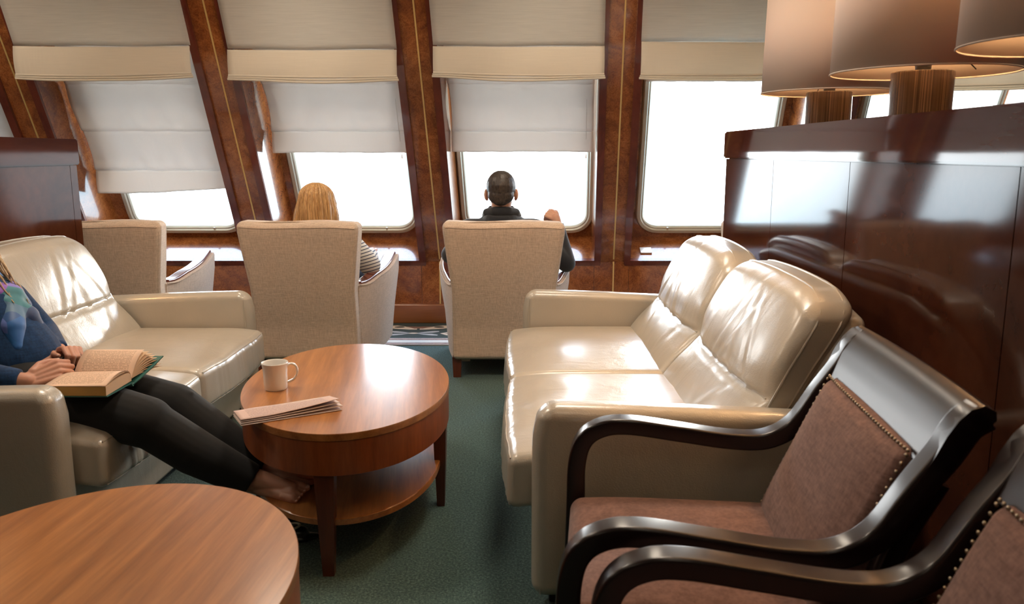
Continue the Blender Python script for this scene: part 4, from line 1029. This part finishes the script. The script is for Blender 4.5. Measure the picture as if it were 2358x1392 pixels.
# open hardback book on the lap: near half lies flat, far half is propped up with its leaves fanning
bk = thing('book', 'open teal hardback book on the reader\'s lap, leaves fanning at the far end', 'book', (-1.32, 2.55, .545)); bo_ = Vector(bk.location)
X0, X1 = -1.425, -1.232
def bp(x, y, z): return V3(x, y, z)-bo_
NZ = .541
def cov(u, v): return bp(X0-.004+(X1-X0+.008)*u, 2.412+(2.580-2.412)*v, NZ-.004*v)
bm = bmesh.new(); sheet(bm, cov, 2, 4); o = obj('cover', bm, MT['cover'], bk, False); solid(o, .003)
def far_(u, v): return bp(X0-.004+(X1-X0+.008)*u+.045*v, 2.588+.135*v, .530+.048*v+.012*v*v)
bm = bmesh.new(); sheet(bm, far_, 2, 4); o = obj('cover', bm, MT['cover'], bk, False); solid(o, .003)
bm = bmesh.new(); sheet(bm, lambda u, v: bp(X0-.004+(X1-X0+.008)*u, 2.578+.014*v, NZ-.006-.010*math.sin(v*PI)+.0*v), 2, 6); o = obj('spine', bm, MT['cover'], bk); solid(o, .003)
# near page block with a domed top
bm = bmesh.new(); n = 12
prof = [(2.414, .0)]+[(2.416+.166*q/n, .028+.006*math.sin(q/n*PI)**.8*(.3+.9*q/n)-(.016 if q == n else 0)*.5) for q in range(n+1)]+[(2.584, .0)]
loft(bm, [[bp(x, y, NZ+.002+z) for y, z in prof] for x in (X0, X1)]); fixn(bm)
for f_ in bm.faces: f_.material_index = 1 if abs(f_.normal.y) > .9 else 0
obj('page_block', bm, [MT['pagew'], MT['foredge']], bk, False)
# loose curved leaves over the block, right up to the big lifted page carrying the text
def leaf_fn(l0, l1, twist):
    def g(u, v):
        th = l0+(l1-l0)*v
        x = X0+(X1-X0)*u
        return x, v, u
    return g
def page(k, mat, nm='page', hgt=.0, end=(.045, .140, .090), near=0.0):
    """a leaf from the spine to the far fore-edge; k lifts it"""
    def g(u, v):
        x = X0+.002+(X1-X0-.004)*u + end[0]*v**1.5
        y = 2.585+end[1]*v; z = .548+end[2]*v+hgt*math.sin(v*PI)
        return bp(x, y, z)
    bm = bmesh.new(); sheet(bm, g, 6, 14); o = obj(nm, bm, mat, bk); solid(o, .0006); return o
for q, (ex, ey, ez, hh) in enumerate([(.046, .132, .010, .003), (.045, .131, .018, .004), (.043, .129, .026, .006), (.040, .126, .034, .007), (.037, .120, .042, .008), (.033, .116, .050, .010), (.028, .110, .058, .012), (.020, .102, .067, .014)]):
    page(q, MT['pagew'], 'page', hh, (ex, ey, ez))
def top(u, v):      # the open spread's visible page: from the near fore-edge over the gutter curve up to the far edge
    x = X0+.001+(X1-X0-.002)*u
    if v < .0: pass
    y = 2.585+.095*v; z = .548+.075*v+.016*math.sin(v*PI); return bp(x+.006*v, y, z)
bm = bmesh.new(); sheet(bm, top, 6, 18); o = obj('page', bm, MT['page'], bk); solid(o, .0008)
def npg(u, v):
    x = X0+.001+(X1-X0-.002)*u; y = 2.416+.168*v
    z = NZ+.0315+.007*math.sin(v*PI)**.8*(.3+.9*v)+.005*u*(1-v)*v*4 - (.010 if v > .99 else 0)
    return bp(x, y, z)
for dz in (.0, .004, .008):
    bm = bmesh.new(); sheet(bm, lambda u, v: npg(u, v)+V3(0, 0, dz*math.sin(v*PI)*u), 6, 18); o = obj('page', bm, MT['page'] if dz == .008 else MT['pagew'], bk); solid(o, .0006)

# pair of shoes left on the carpet beside the table
for q, (x, y, r, lb) in enumerate([(-.76, 2.55, .2, 'black flat shoe with a pale trim on the carpet under the coffee table'), (-.86, 2.66, .35, 'black flat shoe standing behind its pair under the coffee table')]):
    s_ = thing('flat_shoe', lb, 'shoe', (x, y, 0), r, 'shoes under the coffee table')
    blob('upper', [('c', (-.10, 0, .035), (.06, 0, .024), .032, .026), ('e', (.0, 0, .012), (.13, .038, .012))], MT['shoe'], s_, .005)
    bm = bmesh.new(); tube(bm, [(.0, -.030, .045), (.04, -.022, .052), (.058, 0, .054), (.04, .022, .052), (0, .030, .045)], .004, 8, 4); obj('trim', bm, MT['buckle'], s_)
